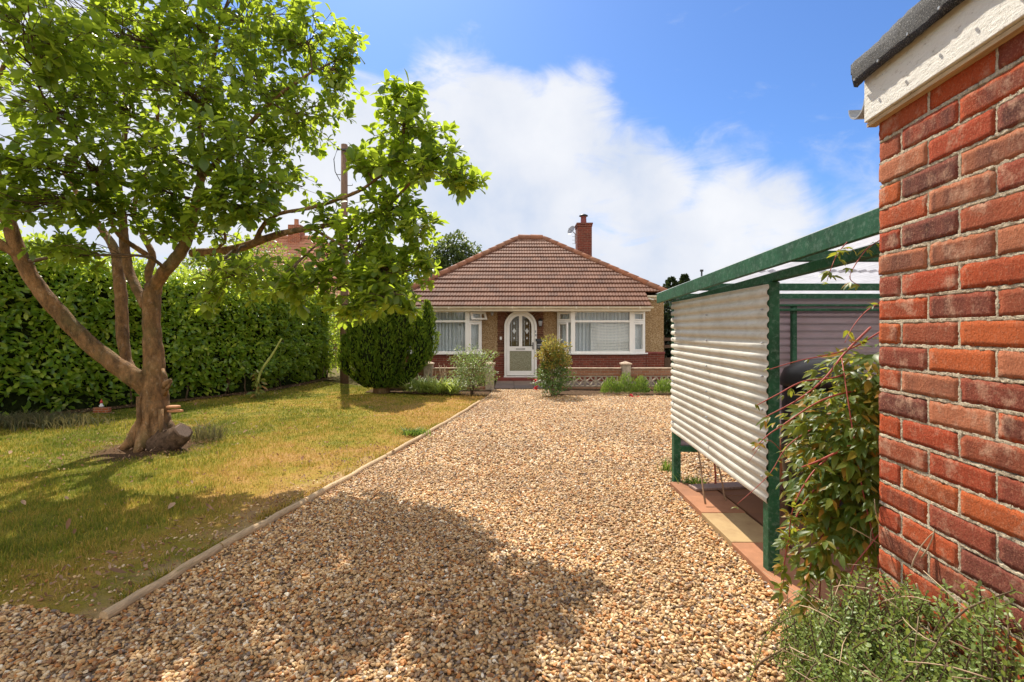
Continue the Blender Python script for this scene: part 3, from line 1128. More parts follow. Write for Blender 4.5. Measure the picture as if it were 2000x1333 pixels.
mb = MB()
for sgn in (-1, 1):
    for k in range(19):
        wd = .215 if k % 2 else .12
        za, zb = .885 + .062 + k * .075, .885 + .062 + k * .075 + .066
        if zb > 2.3:
            break
        xa = dc + sgn * (dr + .005)
        xb = xa + sgn * wd
        mb.box(min(xa, xb), max(xa, xb), WF - .02, WF + .05, za, zb)
        if k % 2 == 0:
            xc = xb + sgn * .008
            mb.box(min(xc, xc + sgn * .1), max(xc, xc + sgn * .1), WF - .02, WF + .05, za, zb)
n = 21
for i in range(n):
    a0, a1 = PI * i / n + .012, PI * (i + 1) / n - .012
    pl = [(math.cos(a) * r, math.sin(a) * r) for a, r in ((a0, dr + .01), (a1, dr + .01), (a1, dr + .23), (a0, dr + .23))]
    if dsp + max(p[1] for p in pl) < 2.62:
        mb.prism(pl, (dc, WF - .03, dsp), (1, 0, 0), (0, 0, 1), (0, .08, 0))
hb(mb, 'brick_door_surround', M['tile'], bevel=.004)

# ---- door
mb = MB()
yo = 16.47
o_, i_ = arch(dr, base=dz0), arch(dr - .075, base=dz0)
mb.strip(o_, i_, (dc, yo, 0), (1, 0, 0), (0, 0, 1), (0, .12, 0))
mb.box(dx0 - .02, dx1 + .02, yo - .03, yo + .12, dz0 - .035, dz0 - .001)
door = hb(mb, 'front_door', M['upvc'], bevel=.006)
door['label'] = 'white arched front door with two leaded panes over one obscured pane'
mb = MB()
lr = dr - .08
lo_, li_ = arch(lr, base=dz0 + .02), arch(lr - .095, base=dz0 + .02)
yl = yo + .035
mb.strip(lo_, li_, (dc, yl, 0), (1, 0, 0), (0, 0, 1), (0, .05, 0))
zm0, zm1 = ZV(686, YD), ZV(677, YD)
mb.box(dc - lr + .09, dc + lr - .09, yl + .002, yl + .048, zm0, zm1)
mb.box(dc - lr + .09, dc + lr - .09, yl + .003, yl + .047, dz0 + .02, ZV(725, YD))
mb.box(dc - .055, dc + .055, yl + .004, yl + .046, zm1, dsp + lr - .08)
leaf = hb(mb, 'door_leaf', M['upvc'], door, bevel=.006)
mb = MB()
pg = arch(lr - .05, base=zm0)
mb.add([(dc + x, yl + .022, z) for x, z in pg], [tuple(reversed(range(len(pg))))])
hb(mb, 'leaded_pane', M['dglass'], door)
mb = MB()
mb.box(dc - lr + .05, dc + lr - .05, yl + .02, yl + .03, dz0 + .05, zm0 + .01)
hb(mb, 'obscured_pane', M['obscure'], door)
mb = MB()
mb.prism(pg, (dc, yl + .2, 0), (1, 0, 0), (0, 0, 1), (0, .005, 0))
hb(mb, 'dark_hall_panel', M['iron'], door)  # flat dark panel standing in for the unlit hall
mb = MB()
for sx in (-1, 1):
    cxm = dc + sx * .21
    for zc, s in ((ZV(632, YD), .035), (ZV(647, YD), .06), (ZV(661, YD), .028)):
        mb.prism([(0, -s * 1.6), (s, 0), (0, s * 1.6), (-s, 0)], (cxm, yl + .012, zc), (1, 0, 0), (0, 0, 1), (0, .006, 0))
    for q in (-.09, .09):
        mb.box(cxm + q - .004, cxm + q + .004, yl + .014, yl + .019, zm1 + .01, ZV(627, YD))
hb(mb, 'leaded_motif', M['lead'], door)
mb = MB()
mb.box(dc - .15, dc + .15, yl - .008, yl + .001, ZV(684, YD), ZV(680, YD))
hb(mb, 'letter_plate', M['steel'], door, bevel=.004)
mb = MB()
hx = dc + lr - .045
mb.box(hx - .018, hx + .018, yl - .012, yl + .001, ZV(683, YD), ZV(669, YD))
mb.bar((hx, yl - .05, ZV(675, YD)), (hx - .12, yl - .05, ZV(675, YD)), .018, .018)
mb.bar((hx, yl - .002, ZV(675, YD)), (hx, yl - .055, ZV(675, YD)), .018, .018)
hb(mb, 'door_handle', M['iron'], door)
mb = MB()
mb.box(XU(971, 16.3), XU(1052, 16.3), 16.22, 16.58, .0, dz0 - .036)
hb(mb, 'door_step', M['redstep'], bevel=.012)

# ---- bay windows
def bar2(mb, p0, p1, s0, s1, z0, z1, d0, d1):
    """upright bar in the plan direction p0->p1; d measured towards the viewer"""
    p0, p1 = Vector((p0[0], p0[1])), Vector((p1[0], p1[1]))
    t = (p1 - p0).normalized()
    nn = Vector((t.y, -t.x))
    q = [p0 + t * s + nn * d for s, d in ((s0, d0), (s1, d0), (s1, d1), (s0, d1))]
    mb.add([(a.x, a.y, z) for z in (z0, z1) for a in q], [(0, 3, 2, 1), (4, 5, 6, 7), (0, 1, 5, 4), (1, 2, 6, 5), (2, 3, 7, 6), (3, 0, 4, 7)])


def frame2(mb, p0, p1, s0, s1, z0, z1, w_, d0, d1):
    bar2(mb, p0, p1, s0, s1, z0, z0 + w_, d0, d1)
    bar2(mb, p0, p1, s0, s1, z1 - w_, z1, d0, d1)
    bar2(mb, p0, p1, s0, s0 + w_, z0 + w_, z1 - w_, d0, d1)
    bar2(mb, p0, p1, s1 - w_, s1, z0 + w_, z1 - w_, d0, d1)


YB = 16.2
ZS, ZT = ZV(690, YB), ZV(607.5, YB)         # sill, head
ZTR = ZV(628, YB)                           # transom
def curtain(mb, p0, p1, z0, z1, back, folds, amp, seed):
    p0, p1 = Vector((*p0, 0)), Vector((*p1, 0))
    t = (p1 - p0)
    ln = t.length
    t.normalize()
    nn = Vector((t.y, -t.x, 0))
    N_ = int(ln / .012)
    vs = []
    for i in range(N_ + 1):
        s = ln * i / N_
        ph = folds * s * 2 * PI + 1.5 * math.sin(s * 5 + seed)
        d = -back + amp * math.sin(ph) + amp * .5 * math.sin(ph * 2.3 + seed)
        for z in (z0, z1):
            q = p0 + t * s + nn * d
            vs.append((q.x, q.y, z))
    mb.add(vs, [(2 * i, 2 * i + 2, 2 * i + 3, 2 * i + 1) for i in range(N_)])


def bay(xa, xb, xc, xd, mirror, label):
    """plan points: side light wall end, centre light ends, other side end"""
    A, B, C, D = (xa, 16.52), (xb, YB), (xc, YB), (xd, 16.52)
    lw = math.dist(A, B)
    cw = xc - xb
    mb = MB()
    post = .07
    # head, sill rail and mullions
    for p, q, ln in ((A, B, lw), (B, C, cw), (C, D, lw)):
        bar2(mb, p, q, 0, ln, ZT - .05, ZT, -.035, .035)
        bar2(mb, p, q, 0, ln, ZS, ZS + .06, -.035, .035)
    for q in (B, C):
        mb.box(q[0] - post, q[0] + post, YB - .045, YB + .06, ZS, ZT)
    bar2(mb, A, B, 0, .05, ZS, ZT, -.034, .034)
    bar2(mb, C, D, lw - .05, lw, ZS, ZT, -.034, .034)
    bar2(mb, B, C, 0, cw, ZTR - .035, ZTR + .035, -.034, .034)
    bar2(mb, A, B, 0, lw, ZTR - .04, ZTR + .03, -.033, .033)
    bar2(mb, C, D, 0, lw, ZTR - .04, ZTR + .03, -.033, .033)
    f = hb(mb, 'bay_window', M['upvc'], bevel=.005)
    f['label'] = label
    # opening lights
    for p, q in ((A, B), (C, D)):
        if not (p is A and not mirror):
            mb = MB()
            frame2(mb, p, q, .055, lw - .055, ZS + .065, ZTR - .045, .055, -.02, .05)
            hb(mb, 'casement', M['upvc'], f, bevel=.004)
        if not (p is C and mirror):
            mb = MB()
            frame2(mb, p, q, .055, lw - .055, ZTR + .035, ZT - .055, .045, -.02, .05)
            hb(mb, 'top_light', M['upvc'], f, bevel=.004)
    mb = MB()
    if mirror:      # top light pushed open, hinged along its head
        t = (Vector((*D, 0)) - Vector((*C, 0))).normalized()
        nn = Vector((t.y, -t.x, 0))
        top = Vector((*C, ZT - .05)) + t * .05 + nn * .06
        hgt = ZT - ZTR - .06
        dn_ = (Vector((0, 0, -1)) * math.cos(.5) + nn * math.sin(.5))
        wv = t * (lw + .06)
        for a0, a1, b0, b1 in ((0, 1, 0, .2), (0, 1, .8, 1), (0, .12, .2, .8), (.88, 1, .2, .8)):
            c = [top + wv * x + dn_ * hgt * z for x, z in ((a0, b0), (a1, b0), (a1, b1), (a0, b1))]
            dd = dn_.cross(t).normalized() * .04
            mb.add(c + [p + dd for p in c], [(0, 1, 2, 3), (7, 6, 5, 4), (0, 4, 5, 1), (1, 5, 6, 2), (2, 6, 7, 3), (3, 7, 4, 0)])
        nm = 'open_top_light'
    else:           # side casement ajar, hinged on the wall side
        h0 = Vector((*A, 0)) + Vector((.03, -.05, 0))
        t = (Vector((*B, 0)) - Vector((*A, 0))).normalized()
        t = Matrix.Rotation(-.38, 3, 'Z') @ t
        e = h0 + t * (lw - .1)
        frame2(mb, (h0.x, h0.y), (e.x, e.y), 0, lw - .1, ZS + .065, ZTR - .045, .055, -.02, .035)
        nm = 'open_casement'
    hb(mb, nm, M['upvc'], f, bevel=.004)
    # glass
    mb = MB()
    for p, q, ln in ((A, B, lw), (B, C, cw), (C, D, lw)):
        p_, t_ = Vector((*p, 0)), (Vector((*q, 0)) - Vector((*p, 0))).normalized()
        for za, zb in ((ZS + .04, ZTR - .02), (ZTR + .02, ZT - .04)):
            c = [p_ + t_ * s + Vector((0, 0, z)) for s, z in ((.04, za), (ln - .04, za), (ln - .04, zb), (.04, zb))]
            mb.add(c, [(0, 1, 2, 3)])
    hb(mb, 'pane', M['glass'], f)
    # sill
    mb = MB()
    po = [(A[0] - .05, A[1] + .06), (A[0] - .05, A[1] - .05), (B[0] - .03, B[1] - .1), (C[0] + .03, C[1] - .1), (D[0] + .05, D[1] - .05), (D[0] + .05, D[1] + .06)]
    mb.prism(po, (0, 0, ZS - .045), (1, 0, 0), (0, 1, 0), (0, 0, .044))
    hb(mb, 'sill', M['upvc'], f, bevel=.008)
    # curtains and blind behind the glass
    mb = MB()
    curtain(mb, (B[0] - .02, B[1]), (C[0] + .02, C[1]), ZS + .05, ZT - .03, .16, 8.5, .04, xa)
    curtain(mb, A, B, ZS + .05, ZT - .03, .13, 9, .012, xa + 1)
    curtain(mb, C, D, ZS + .05, ZT - .03, .13, 9, .012, xa + 2)
    hb(mb, 'net_curtain', M['net'], f, smooth=True)
    if not mirror:
        mb = MB()
        z = ZS + .09
        k = 0
        x0_ = xb + cw * .31
        while z < ZTR - .04:
            vs = []
            for i in range(15):
                t = i / 14
                x = x0_ + (xc - .05 - x0_) * t
                zz = z + .055 * math.sin(t * PI * .9) * ((z - ZS) / .9) - .02 * t
                for dy, dz in ((.055, -.016), (.075, .006), (.095, .016)):
                    vs.append((x, YB + dy, zz + dz))
            mb.add(vs, [(3 * i + j, 3 * i + 3 + j, 3 * i + 4 + j, 3 * i + 1 + j) for i in range(14) for j in range(2)])
            z += .047
            k += 1
        for xq in (x0_ + .25, xc - .4):
            mb.box(xq, xq + .012, YB + .05, YB + .056, ZS + .06, ZTR)
        hb(mb, 'venetian_blind', M['blind'], f)
    # brick apron of the bay
    mb = MB()
    po = [(A[0], WF + .1), (A[0], A[1]), (B[0], B[1] - .01), (C[0], C[1] - .01), (D[0], D[1]), (D[0], WF + .1)]
    mb.prism(po, (0, 0, 0), (1, 0, 0), (0, 1, 0), (0, 0, .885))
    ap = hb(mb, 'bay_brickwork', M['brick'])
    mb = MB()
    po2 = [(x + (-.03 if x < (xb + xc) / 2 else .03), y - .04 if y < WF else y) for x, y in po]
    mb.prism(po2, (0, 0, .885), (1, 0, 0), (0, 1, 0), (0, 0, ZS - .045 - .886))
    hb(mb, 'bay_course', M['redstep'], bevel=.012)


bay(XU(1089, 16.52), XU(1119, YB), XU(1233.5, YB), XU(1262, 16.52), False, 'bay window with a white venetian blind, one side casement ajar')
bay(-3.44, -3.06, XU(913, YB), XU(947, 16.52), True, 'net curtained bay window with its small top light pushed open')

# ---- roof
RIDGE_Y, RIDGE_Z, RX0, RX1 = 20.35, 5.40, .25, 1.246
CE = 16.45                         # main eaves line
TAN = (RIDGE_Z - 2.84) / (RIDGE_Y - CE)
GUT_Y = 15.82
GUT_Z = 2.84 - (CE - GUT_Y) * TAN
half = 3.904
ROOFV, ROOFF, ROOFR = [], [], []


def slope(o, ex, es, xl, xr, length, gauge, roll=.1, amp=.014, lift=.042, step=.025):
    """rolled interlocking tiles, course by course; xl,xr give the ends at slope distance s"""
    o, ex, es = Vector(o), Vector(ex).normalized(), Vector(es).normalized()
    nn = ex.cross(es).normalized()
    nc = int(round(length / gauge))
    gauge = length / nc
    for c in range(nc):
        s0, s1 = c * gauge - .02, (c + 1) * gauge + .01
        a, b = xl(max(0, s0)), xr(max(0, s0))
        a1, b1 = xl(min(length, s1)), xr(min(length, s1))
        i0, i1 = math.ceil(a / step), math.floor(b / step)
        xs = [a] + [i * step for i in range(i0, i1 + 1)] + [b]
        sh = RG.normal(0, .003)
        base = len(ROOFV)
        for x in xs:
            hgt = amp * (abs(math.sin(PI * x / roll)) ** 1.4) + sh
            j = float(RG.normal(0, .0012))
            xt = min(max(x, a1), b1)
            for s, h_, xx in ((s0, hgt - .004, x), (s0 + j, hgt + lift + j, x), (s1, hgt + .004, xt)):
                q = o + ex * xx + es * s + nn * h_
                ROOFV.append(q)
        for i in range(len(xs) - 1):
            tid = math.floor((xs[i] + (.15 if c % 2 else 0)) / .3)
            rr = (math.sin(tid * 12.9898 + c * 78.233 + o[1]) * 43758.5453) % 1.0
            k = base + i * 3
            for t in range(2):
                ROOFF.append((k + t, k + 3 + t, k + 4 + t, k + 1 + t))
                ROOFR.append(rr)


cosp = 1 / math.sqrt(1 + TAN * TAN)
ln_front = (RIDGE_Y - GUT_Y) / cosp
s_eave = (CE - GUT_Y) / cosp
GX0, GX1 = -3.3, XU(1272, GUT_Y)


def fl(s):
    return GX0 if s < s_eave else RX0 - half * (1 - (s - s_eave) / (ln_front - s_eave))


def fr_(s):
    return GX1 if s < s_eave else RX1 + half * (1 - (s - s_eave) / (ln_front - s_eave))


slope((0, GUT_Y, GUT_Z), (1, 0, 0), (0, 1, TAN), fl, fr_, ln_front, .302)
ln_side = half / cosp
BE = 2 * RIDGE_Y - CE
slope((RX1 + half, 0, 2.84), (0, 1, 0), (-1, 0, TAN), lambda s: CE + (RIDGE_Y - CE) * s / ln_side, lambda s: BE - (BE - RIDGE_Y) * s / ln_side, ln_side, .302)
slope((RX0 - half, 0, 2.84), (0, -1, 0), (1, 0, TAN), lambda s: -(BE - (BE - RIDGE_Y) * s / ln_side), lambda s: -(CE + (RIDGE_Y - CE) * s / ln_side), ln_side, .302)
slope((0, BE, 2.84), (-1, 0, 0), (0, -1, TAN), lambda s: -(RX1 + half * (1 - s / ln_side)), lambda s: -(RX0 - half * (1 - s / ln_side)), ln_side, .302)
mb = MB()
mb.v = [tuple(p) for p in ROOFV]
mb.f, mb.r = ROOFF, ROOFR
roof = hb(mb, 'roof', M['tile'])
# hip and ridge tiles
def ridge_run(mb, p, q, rad=.105, ln=.42):
    p, q = Vector(p), Vector(q)
    L_ = (q - p).length
    k = max(1, int(round(L_ / ln)))
    for i in range(k):
        a, b = p.lerp(q, i / k), p.lerp(q, min(1, (i + 1.08) / k))
        mb.tube([a, a.lerp(b, .9), b], [rad * 1.1, rad * .96, rad * .9], 12, rnd=random.random())


mb = MB()
ends = ((RX0, RX0 - half), (RX1, RX1 + half))
for rx, cx_ in ends:
    ridge_run(mb, (cx_, CE, 2.87), (rx, RIDGE_Y, RIDGE_Z + .02))
    ridge_run(mb, (cx_, BE, 2.87), (rx, RIDGE_Y, RIDGE_Z + .02))
ridge_run(mb, (RX0, RIDGE_Y, RIDGE_Z + .03), (RX1, RIDGE_Y, RIDGE_Z + .03), .12)
M['ridge'] = m_tile('ridge_tile', [(.3, .13, .075), (.36, .15, .08), (.26, .12, .075), (.33, .17, .1)])
hb(mb, 'hip_ridge_tiles', M['ridge'], roof, smooth=True)
# soffit, fascia, gutter
mb = MB()
zf = GUT_Z - .02
mb.box(GX0, GX1 - .02, GUT_Y + .03, GUT_Y + .05, ZV(608, GUT_Y), zf)
mb.box(GX0 + .002, GX1 - .022, GUT_Y + .05, WF, ZV(607.6, GUT_Y) - .004, ZV(607.6, GUT_Y) + .016)
mb.box(RX1 + half - .12, RX1 + half - .1, CE, BE, 2.66, 2.83)
mb.box(RX0 - half + .1, RX0 - half + .12, CE, BE, 2.66, 2.83)
mb.box(GX1, RX1 + half - .1, CE + .03, CE + .05, 2.66, 2.8)
mb.box(GX1 - .02, GX1, GUT_Y + .05, CE + .1, ZV(607.6, GUT_Y) + .01, 2.5)
mb.prism([(GUT_Y + .03, GUT_Z - .06), (CE + .1, 2.81 + .05), (CE + .1, 2.3), (GUT_Y + .03, 2.28)], (GX1 - .03, 0, 0), (0, 1, 0), (0, 0, 1), (.018, 0, 0))
fas = hb(mb, 'fascia_board', M['cream'], bevel=.003)
mb = MB()
def gutter(mb, p, q, rad=.058):
    p, q = Vector(p), Vector(q)
    d = (q - p).normalized()
    s = d.cross(Vector((0, 0, 1))).normalized()
    pr = [(math.cos(a) * r, math.sin(a) * r) for r, aa in ((rad, range(9)), (rad - .005, range(8, -1, -1))) for a in [PI + PI * k / 8 for k in aa]]
    mb.prism(pr, p, s, (0, 0, 1), q - p)


gutter(mb, (GX0 - .03, GUT_Y - .045, GUT_Z - .035), (GX1 + .05, GUT_Y - .045, GUT_Z - .035))
gutter(mb, (GX1 - .1, CE - .04, 2.78), (RX1 + half + .05, CE - .04, 2.78))
for k in range(8):
    x = GX0 + .3 + k * 1.0
    mb.box(x, x + .03, GUT_Y - .104, GUT_Y + .028, GUT_Z - .1, GUT_Z - .028)
hb(mb, 'gutter', M['cream'], smooth=False)

# chimney
mb = MB()
cx0, cx1 = XU(1126, 21.1), XU(1153.5, 21.1)
mb.box(cx0, cx1, 20.75, 21.45, 3.2, ZV(446, 21.1))
mb.box(cx0 - .02, cx1 + .02, 20.73, 21.47, ZV(446, 21.1), ZV(442, 21.1))
mb.box(cx0 - .04, cx1 + .04, 20.71, 21.49, ZV(442, 21.1), ZV(439, 21.1))
chim = hb(mb, 'chimney', M['brick'], bevel=.006)
mb = MB()
pc = ((cx0 + cx1) / 2, 21.1, ZV(440, 21.1))
mb.lathe([(.16, -.03), (.15, .05), (.125, .08), (.115, .3), (.125, .33), (.125, .36)], pc, 18)
hb(mb, 'chimney_pot', M['redstep'], chim, smooth=True)
mb = MB()
mb.lathe([(.1, .35), (.19, .37), (.17, .41), (.06, .46), (.01, .47)], pc, 16)
hb(mb, 'pot_cowl', M['iron'], chim, smooth=True)
mb = MB()
# dish seen edge-on, aimed away over the roof
ac = Vector((XU(1117, 20.9), 20.9, ZV(451, 20.9)))
ax_ = Vector((-.75, -.55, .35)).normalized()
s_ = ax_.cross(Vector((0, 0, 1))).normalized()
t_ = s_.cross(ax_)
vs, fs = [], []
for i in range(7):
    r = .2 * i / 6
    for k in range(20):
        a = 2 * PI * k / 20
        vs.append(ac + s_ * math.cos(a) * r + t_ * math.sin(a) * r + ax_ * (r * r * 1.3))
for i in range(6):
    for k in range(20):
        fs.append((i * 20 + k, i * 20 + (k + 1) % 20, (i + 1) * 20 + (k + 1) % 20, (i + 1) * 20 + k))
mb.add(vs, fs)
mb.tube([ac - ax_ * .02, Vector((cx0 - .08, 20.95, ac.z - .12)), Vector((cx0 + .01, 20.95, ac.z - .12))], .018, 6)
mb.tube([(cx0 - .08, 20.95, ac.z - .12), (cx0 - .08, 20.95, ZV(476, 20.9))], .015, 6)
for q in (462, 469, 476):
    mb.tube([(cx0 - .2, 20.95, ZV(q, 20.9)), (cx0 + .01, 20.95, ZV(q, 20.9))], .009, 5)
mb.tube([ac, ac + ax_ * .2], .012, 6)
hb(mb, 'satellite_dish', M['grey'], chim)

# small fittings on the front wall
mb = MB()
lx, lz = XU(1055.5, 16.4), ZV(632, 16.4)
mb.lathe([(.02, .16), (.075, .1), (.085, .08), (.03, .08)], (lx, 16.44, lz), 10)
mb.bar((lx, 16.6, lz + .12), (lx, 16.44, lz + .17), .02, .02)
mb.lathe([(.05, -.1), (.06, -.09), (.012, -.075), (.012, .1)], (lx, 16.44, lz), 10)
lan = hb(mb, 'wall_lantern', M['black'])
mb = MB()
mb.lathe([(.045, -.08), (.07, .08), (.06, .085)], (lx, 16.44, lz), 6)
hb(mb, 'lantern_glass', M['grey'], lan)
mb = MB()
bx, bz = XU(1054, 16.4), ZV(673.5, 16.4)
mb.box(bx - .1, bx + .1, 16.44, 16.58, bz - .22, bz + .1)
mb.prism([(-.02, 0), (.16, 0), (.16, .05), (.12, .09), (.02, .09)], (bx - .13, 16.42, bz + .1), (0, 1, 0), (0, 0, 1), (.26, 0, 0))
pb = hb(mb, 'post_box', M['black'], bevel=.008)
mb = MB()
mb.box(bx - .075, bx + .075, 16.43, 16.439, bz - .02, bz + .012)
for q in (-.055, -.02, .015, .05):
    mb.box(bx + q - .01, bx + q + .012, 16.432, 16.4385, bz - .1, bz - .06)
hb(mb, 'box_marking', M['grey'], pb)
mb = MB()
mb.box(XU(976, 16.5), XU(980, 16.5), 16.55, 16.58, ZV(664, 16.5), ZV(658, 16.5))
hb(mb, 'door_bell', M['upvc'], bevel=.006)
mb = MB()
mb.box(XU(958, 16.4), XU(964, 16.4), 16.42, 16.52, ZV(613, 16.4), ZV(609.5, 16.4))
mb.lathe([(.02, .04), (.035, .03), (.04, 0), (.02, -.03)], (XU(961, 16.4), 16.45, ZV(615, 16.4)), 10)
mb.bar((XU(961, 16.4), 16.62, ZV(611, 16.4)), (XU(961, 16.4), 16.5, ZV(611, 16.4)), .04, .04)
hb(mb, 'security_light', M['grey'])
for q, a in ((648, 0), (655, .006)):
    mb = MB()
    x = XU(1046 + a * 100, 16.45)
    mb.box(x - .02, x + .02, 16.455, 16.468, ZV(q + 2.3, 16.45), ZV(q - 2.3, 16.45))
    hb(mb, 'number_plaque', M['grey'])
mb = MB()
mb.tube([(GX1 + .02, CE - .03, 2.72), (GX1 + .25, CE + .02, 2.66)], .03, 8)
hb(mb, 'overflow_pipe', M['upvc'])

# ================================================================ GARDEN WALLS
def garden_wall(name, label, x0, x1, pillars, y=14.0):
    t = thing(name, label, 'garden wall', ((x0 + x1) / 2, y, 0))
    of = ((x0 + x1) / 2, y, 0)
    zb0, zb1 = .07, .38
    gaps = sorted(pillars)
    mb = MB()
    mb.box(x0, x1, y - .05, y + .05, -.05, zb0 - .002)
    mb.box(x0, x1, y - .05, y + .05, zb1 + .002, .565)
    mb.build('brick_course', M['gwall'], t, off=of)
    mb = MB()
    mb.box(x0 - .01, x1 + .01, y - .075, y + .075, .567, .602)
    mb.build('coping', M['stone'], t, off=of, bevel=.008)
    mb = MB()
    x = x0
    while x + .3 <= x1 + .02:
        if not any(abs(x + .15 - p) < .27 for p in gaps):
            c = (x + .152, y, .225)
            s = .148
            mb.box(c[0] - s, c[0] + s, y - .043, y + .043, c[2] - s, c[2] - s + .022)
            mb.box(c[0] - s, c[0] + s, y - .043, y + .043, c[2] + s - .022, c[2] + s)
            mb.box(c[0] - s, c[0] - s + .022, y - .042, y + .042, c[2] - s + .022, c[2] + s - .022)
            mb.box(c[0] + s - .022, c[0] + s, y - .042, y + .042, c[2] - s + .022, c[2] + s - .022)
            for qx, qz in ((-1, -1), (1, -1), (1, 1), (-1, 1)):
                pts_o = [(qx * s - qx * .155 * math.cos(a), qz * s - qz * .155 * math.sin(a)) for a in [PI / 2 * k / 8 for k in range(9)]]
                pts_i = [(qx * s - qx * .128 * math.cos(a), qz * s - qz * .128 * math.sin(a)) for a in [PI / 2 * k / 8 for k in range(9)]]
                mb.strip(pts_o, pts_i, (c[0], y - .036, c[2]), (1, 0, 0), (0, 0, 1), (0, .072, 0))
        x += .305
    mb.build('screen_blocks', M['blockm'], t, off=of)
    for p in pillars:
        mb = MB()
        mb.box(p - .12, p + .12, y - .12, y + .12, -.05, .69)
        pl = mb.build('pillar', M['blockm'], t, off=of, bevel=.01)
        mb = MB()
        mb.box(p - .15, p + .15, y - .15, y + .15, .692, .725)
        mb.add([(p - .15, y - .15, .7255), (p + .15, y - .15, .7255), (p + .15, y + .15, .7255), (p - .15, y + .15, .7255), (p, y, .785)],
               [(0, 1, 4), (1, 2, 4), (2, 3, 4), (3, 0, 4), (3, 2, 1, 0)])
        mb.build('pillar_cap', M['stone'], pl, off=of)
    return t


garden_wall('garden_wall', 'low pierced block garden wall behind the strap leaved plants', -3.7, -.52, [-2.33, -.62])
garden_wall('garden_wall', 'low pierced block garden wall in front of the window with the blind', 1.12, 6.2, [1.22, 3.17, 5.6])
# ================================================================ CARPORT SHELTER
CX, CY0, CY1 = 1.66, 3.28, 5.3
cpt = thing('carport', 'green timber carport with cream corrugated side and clouded plastic roof', 'carport', (CX, CY0, 0))
OC = (CX, CY0, 0)


def roofz(y):       # underside of the rafters rises towards the garage
    return 1.915 + (CY1 - y) * .026


XE = 4.6
def post(x, y, z1, w_=.075):
    mb = MB()
    mb.bar((x, y, -.03), (x, y, z1), w_, w_, up=(0, 1, 0))
    mb.build('post', M['green'], cpt, off=OC, bevel=.006)


post(CX + .035, CY0, 1.91)
post(CX + .075, CY1, 1.86)
post(XU(1550, CY1), CY1, 1.88, .05)
post(XE - .1, CY1, 1.86)
post(XE - .1, 2.2, 1.94)


def beam(name, p, q, w_, h_):
    mb = MB()
    mb.bar(p, q, w_, h_)
    mb.build(name, M['green'], cpt, off=OC, bevel=.004)


# side beam on the posts and barge board out beyond it
beam('rafter', (CX + .03, 1.95, 1.972), (CX + .07, CY1 + .15, 1.885), .05, .056)
beam('rafter', (XE - .1, 1.95, 1.984), (XE - .1, CY1 + .15, 1.89), .05, .07)
beam('barge_board', (1.525, 1.95, roofz(1.95) + .046), (1.585, 5.45, roofz(5.45) + .038), .028, .105)
for k, (y, hh) in enumerate(((2.95, .1), (4.5, .1), (5.38, .1))):
    beam('purlin', (1.542 + .017 * (y - 1.95), y, roofz(y) + .052), (XE, y, roofz(y) + .052), .045, hh * .62)
beam('end_rail', (CX + .1, CY1 - .028, ZV(597, CY1)), (XE, CY1 - .028, ZV(597, CY1)), .03, .022)
beam('end_rail', (CX + .1, CY1 - .04, ZV(606, CY1)), (XE, CY1 - .04, ZV(606, CY1)), .05, .025)
beam('end_rail', (CX + .1, CY1 - .02, ZV(876, CY1)), (XE, CY1 - .02, ZV(876, CY1)), .05, .06)
# roof sheets
mb = MB()
x0, x1 = 1.515, XE
nx = int((x1 - x0) / .0095)
for si, (ya, yb, lift_) in enumerate(((1.9, 3.85, .0), (3.75, 5.5, -.006))):
    b0 = len(mb.v)
    rows = 7
    for j in range(rows):
        y = ya + (yb - ya) * j / (rows - 1)
        for i in range(nx + 1):
            x = x0 + (x1 - x0) * i / nx + .017 * (y - 1.95)
            mb.v.append((x, y, roofz(y) + .098 + lift_ + .009 * math.sin(2 * PI * i * .0095 / .076)))
    for j in range(rows - 1):
        for i in range(nx):
            a = b0 + j * (nx + 1) + i
            mb.f.append((a, a + 1, a + nx + 2, a + nx + 1))
            mb.r.append(.5)
mb.build('roof_sheet', M['roofsheet'], cpt, smooth=True, off=OC)
# cream side panel, corrugations running along the drive
def corr(mb, p0, p1, za0, zb0, za1, zb1, n_, amp, out, per=12, cols=6):
    p0, p1, out = Vector((*p0, 0)), Vector((*p1, 0)), Vector((*out, 0))
    b0 = len(mb.v)
    N_ = n_ * per
    for i in range(N_ + 1):
        t = i / N_
        ph = math.sin(2 * PI * n_ * t)
        d = amp * (max(-.8, min(.8, ph * 1.25)))
        for j in range(cols + 1):
            s = j / cols
            q = p0.lerp(p1, s) + out * (d + .003 * math.sin(s * 7 + t * 5))
            z = (za0 + (zb0 - za0) * t) * (1 - s) + (za1 + (zb1 - za1) * t) * s
            mb.v.append((q.x, q.y, z))
    for i in range(N_):
        for j in range(cols):
            a = b0 + i * (cols + 1) + j
            mb.f.append((a, a + 1, a + cols + 2, a + cols + 1))
            mb.r.append(.5)


mb = MB()
zt = 1.9
corr(mb, (CX - .012, CY0 - .045), (CX + .035, CY1 + .03), ZV(981, 3.26), ZV(556, 3.26), .535, 1.9, 20, .0085, (-1, .02))
sp_ = mb.build('side_panel', M['side'], cpt, smooth=True, off=OC, solid=.003)
for k in range(2, 20, 3):
    for yy in (CY0 + .0, CY0 + 1.0, CY1 - .05):
        s = (yy - CY0) / (CY1 - CY0)
        z = ZV(981, 3.26) + (k + .25) * .0726
        mb = MB()
        mb.lathe([(.006, -.006), (.011, 0), (.006, .006)], (CX - .026 + .047 * s, yy, z), 8)
        mb.build('panel_fixing', M['grey'], sp_, off=OC)
# smoky end panel
mb = MB()
corr(mb, (CX + .09, CY1 + .035), (XE, CY1 + .035), ZV(880, CY1), ZV(584, CY1), ZV(880, CY1), ZV(584, CY1), 21, .01, (0, -1), 10, 8)
mb.build('end_panel', M['endsheet'], cpt, smooth=True, off=OC, solid=.003)

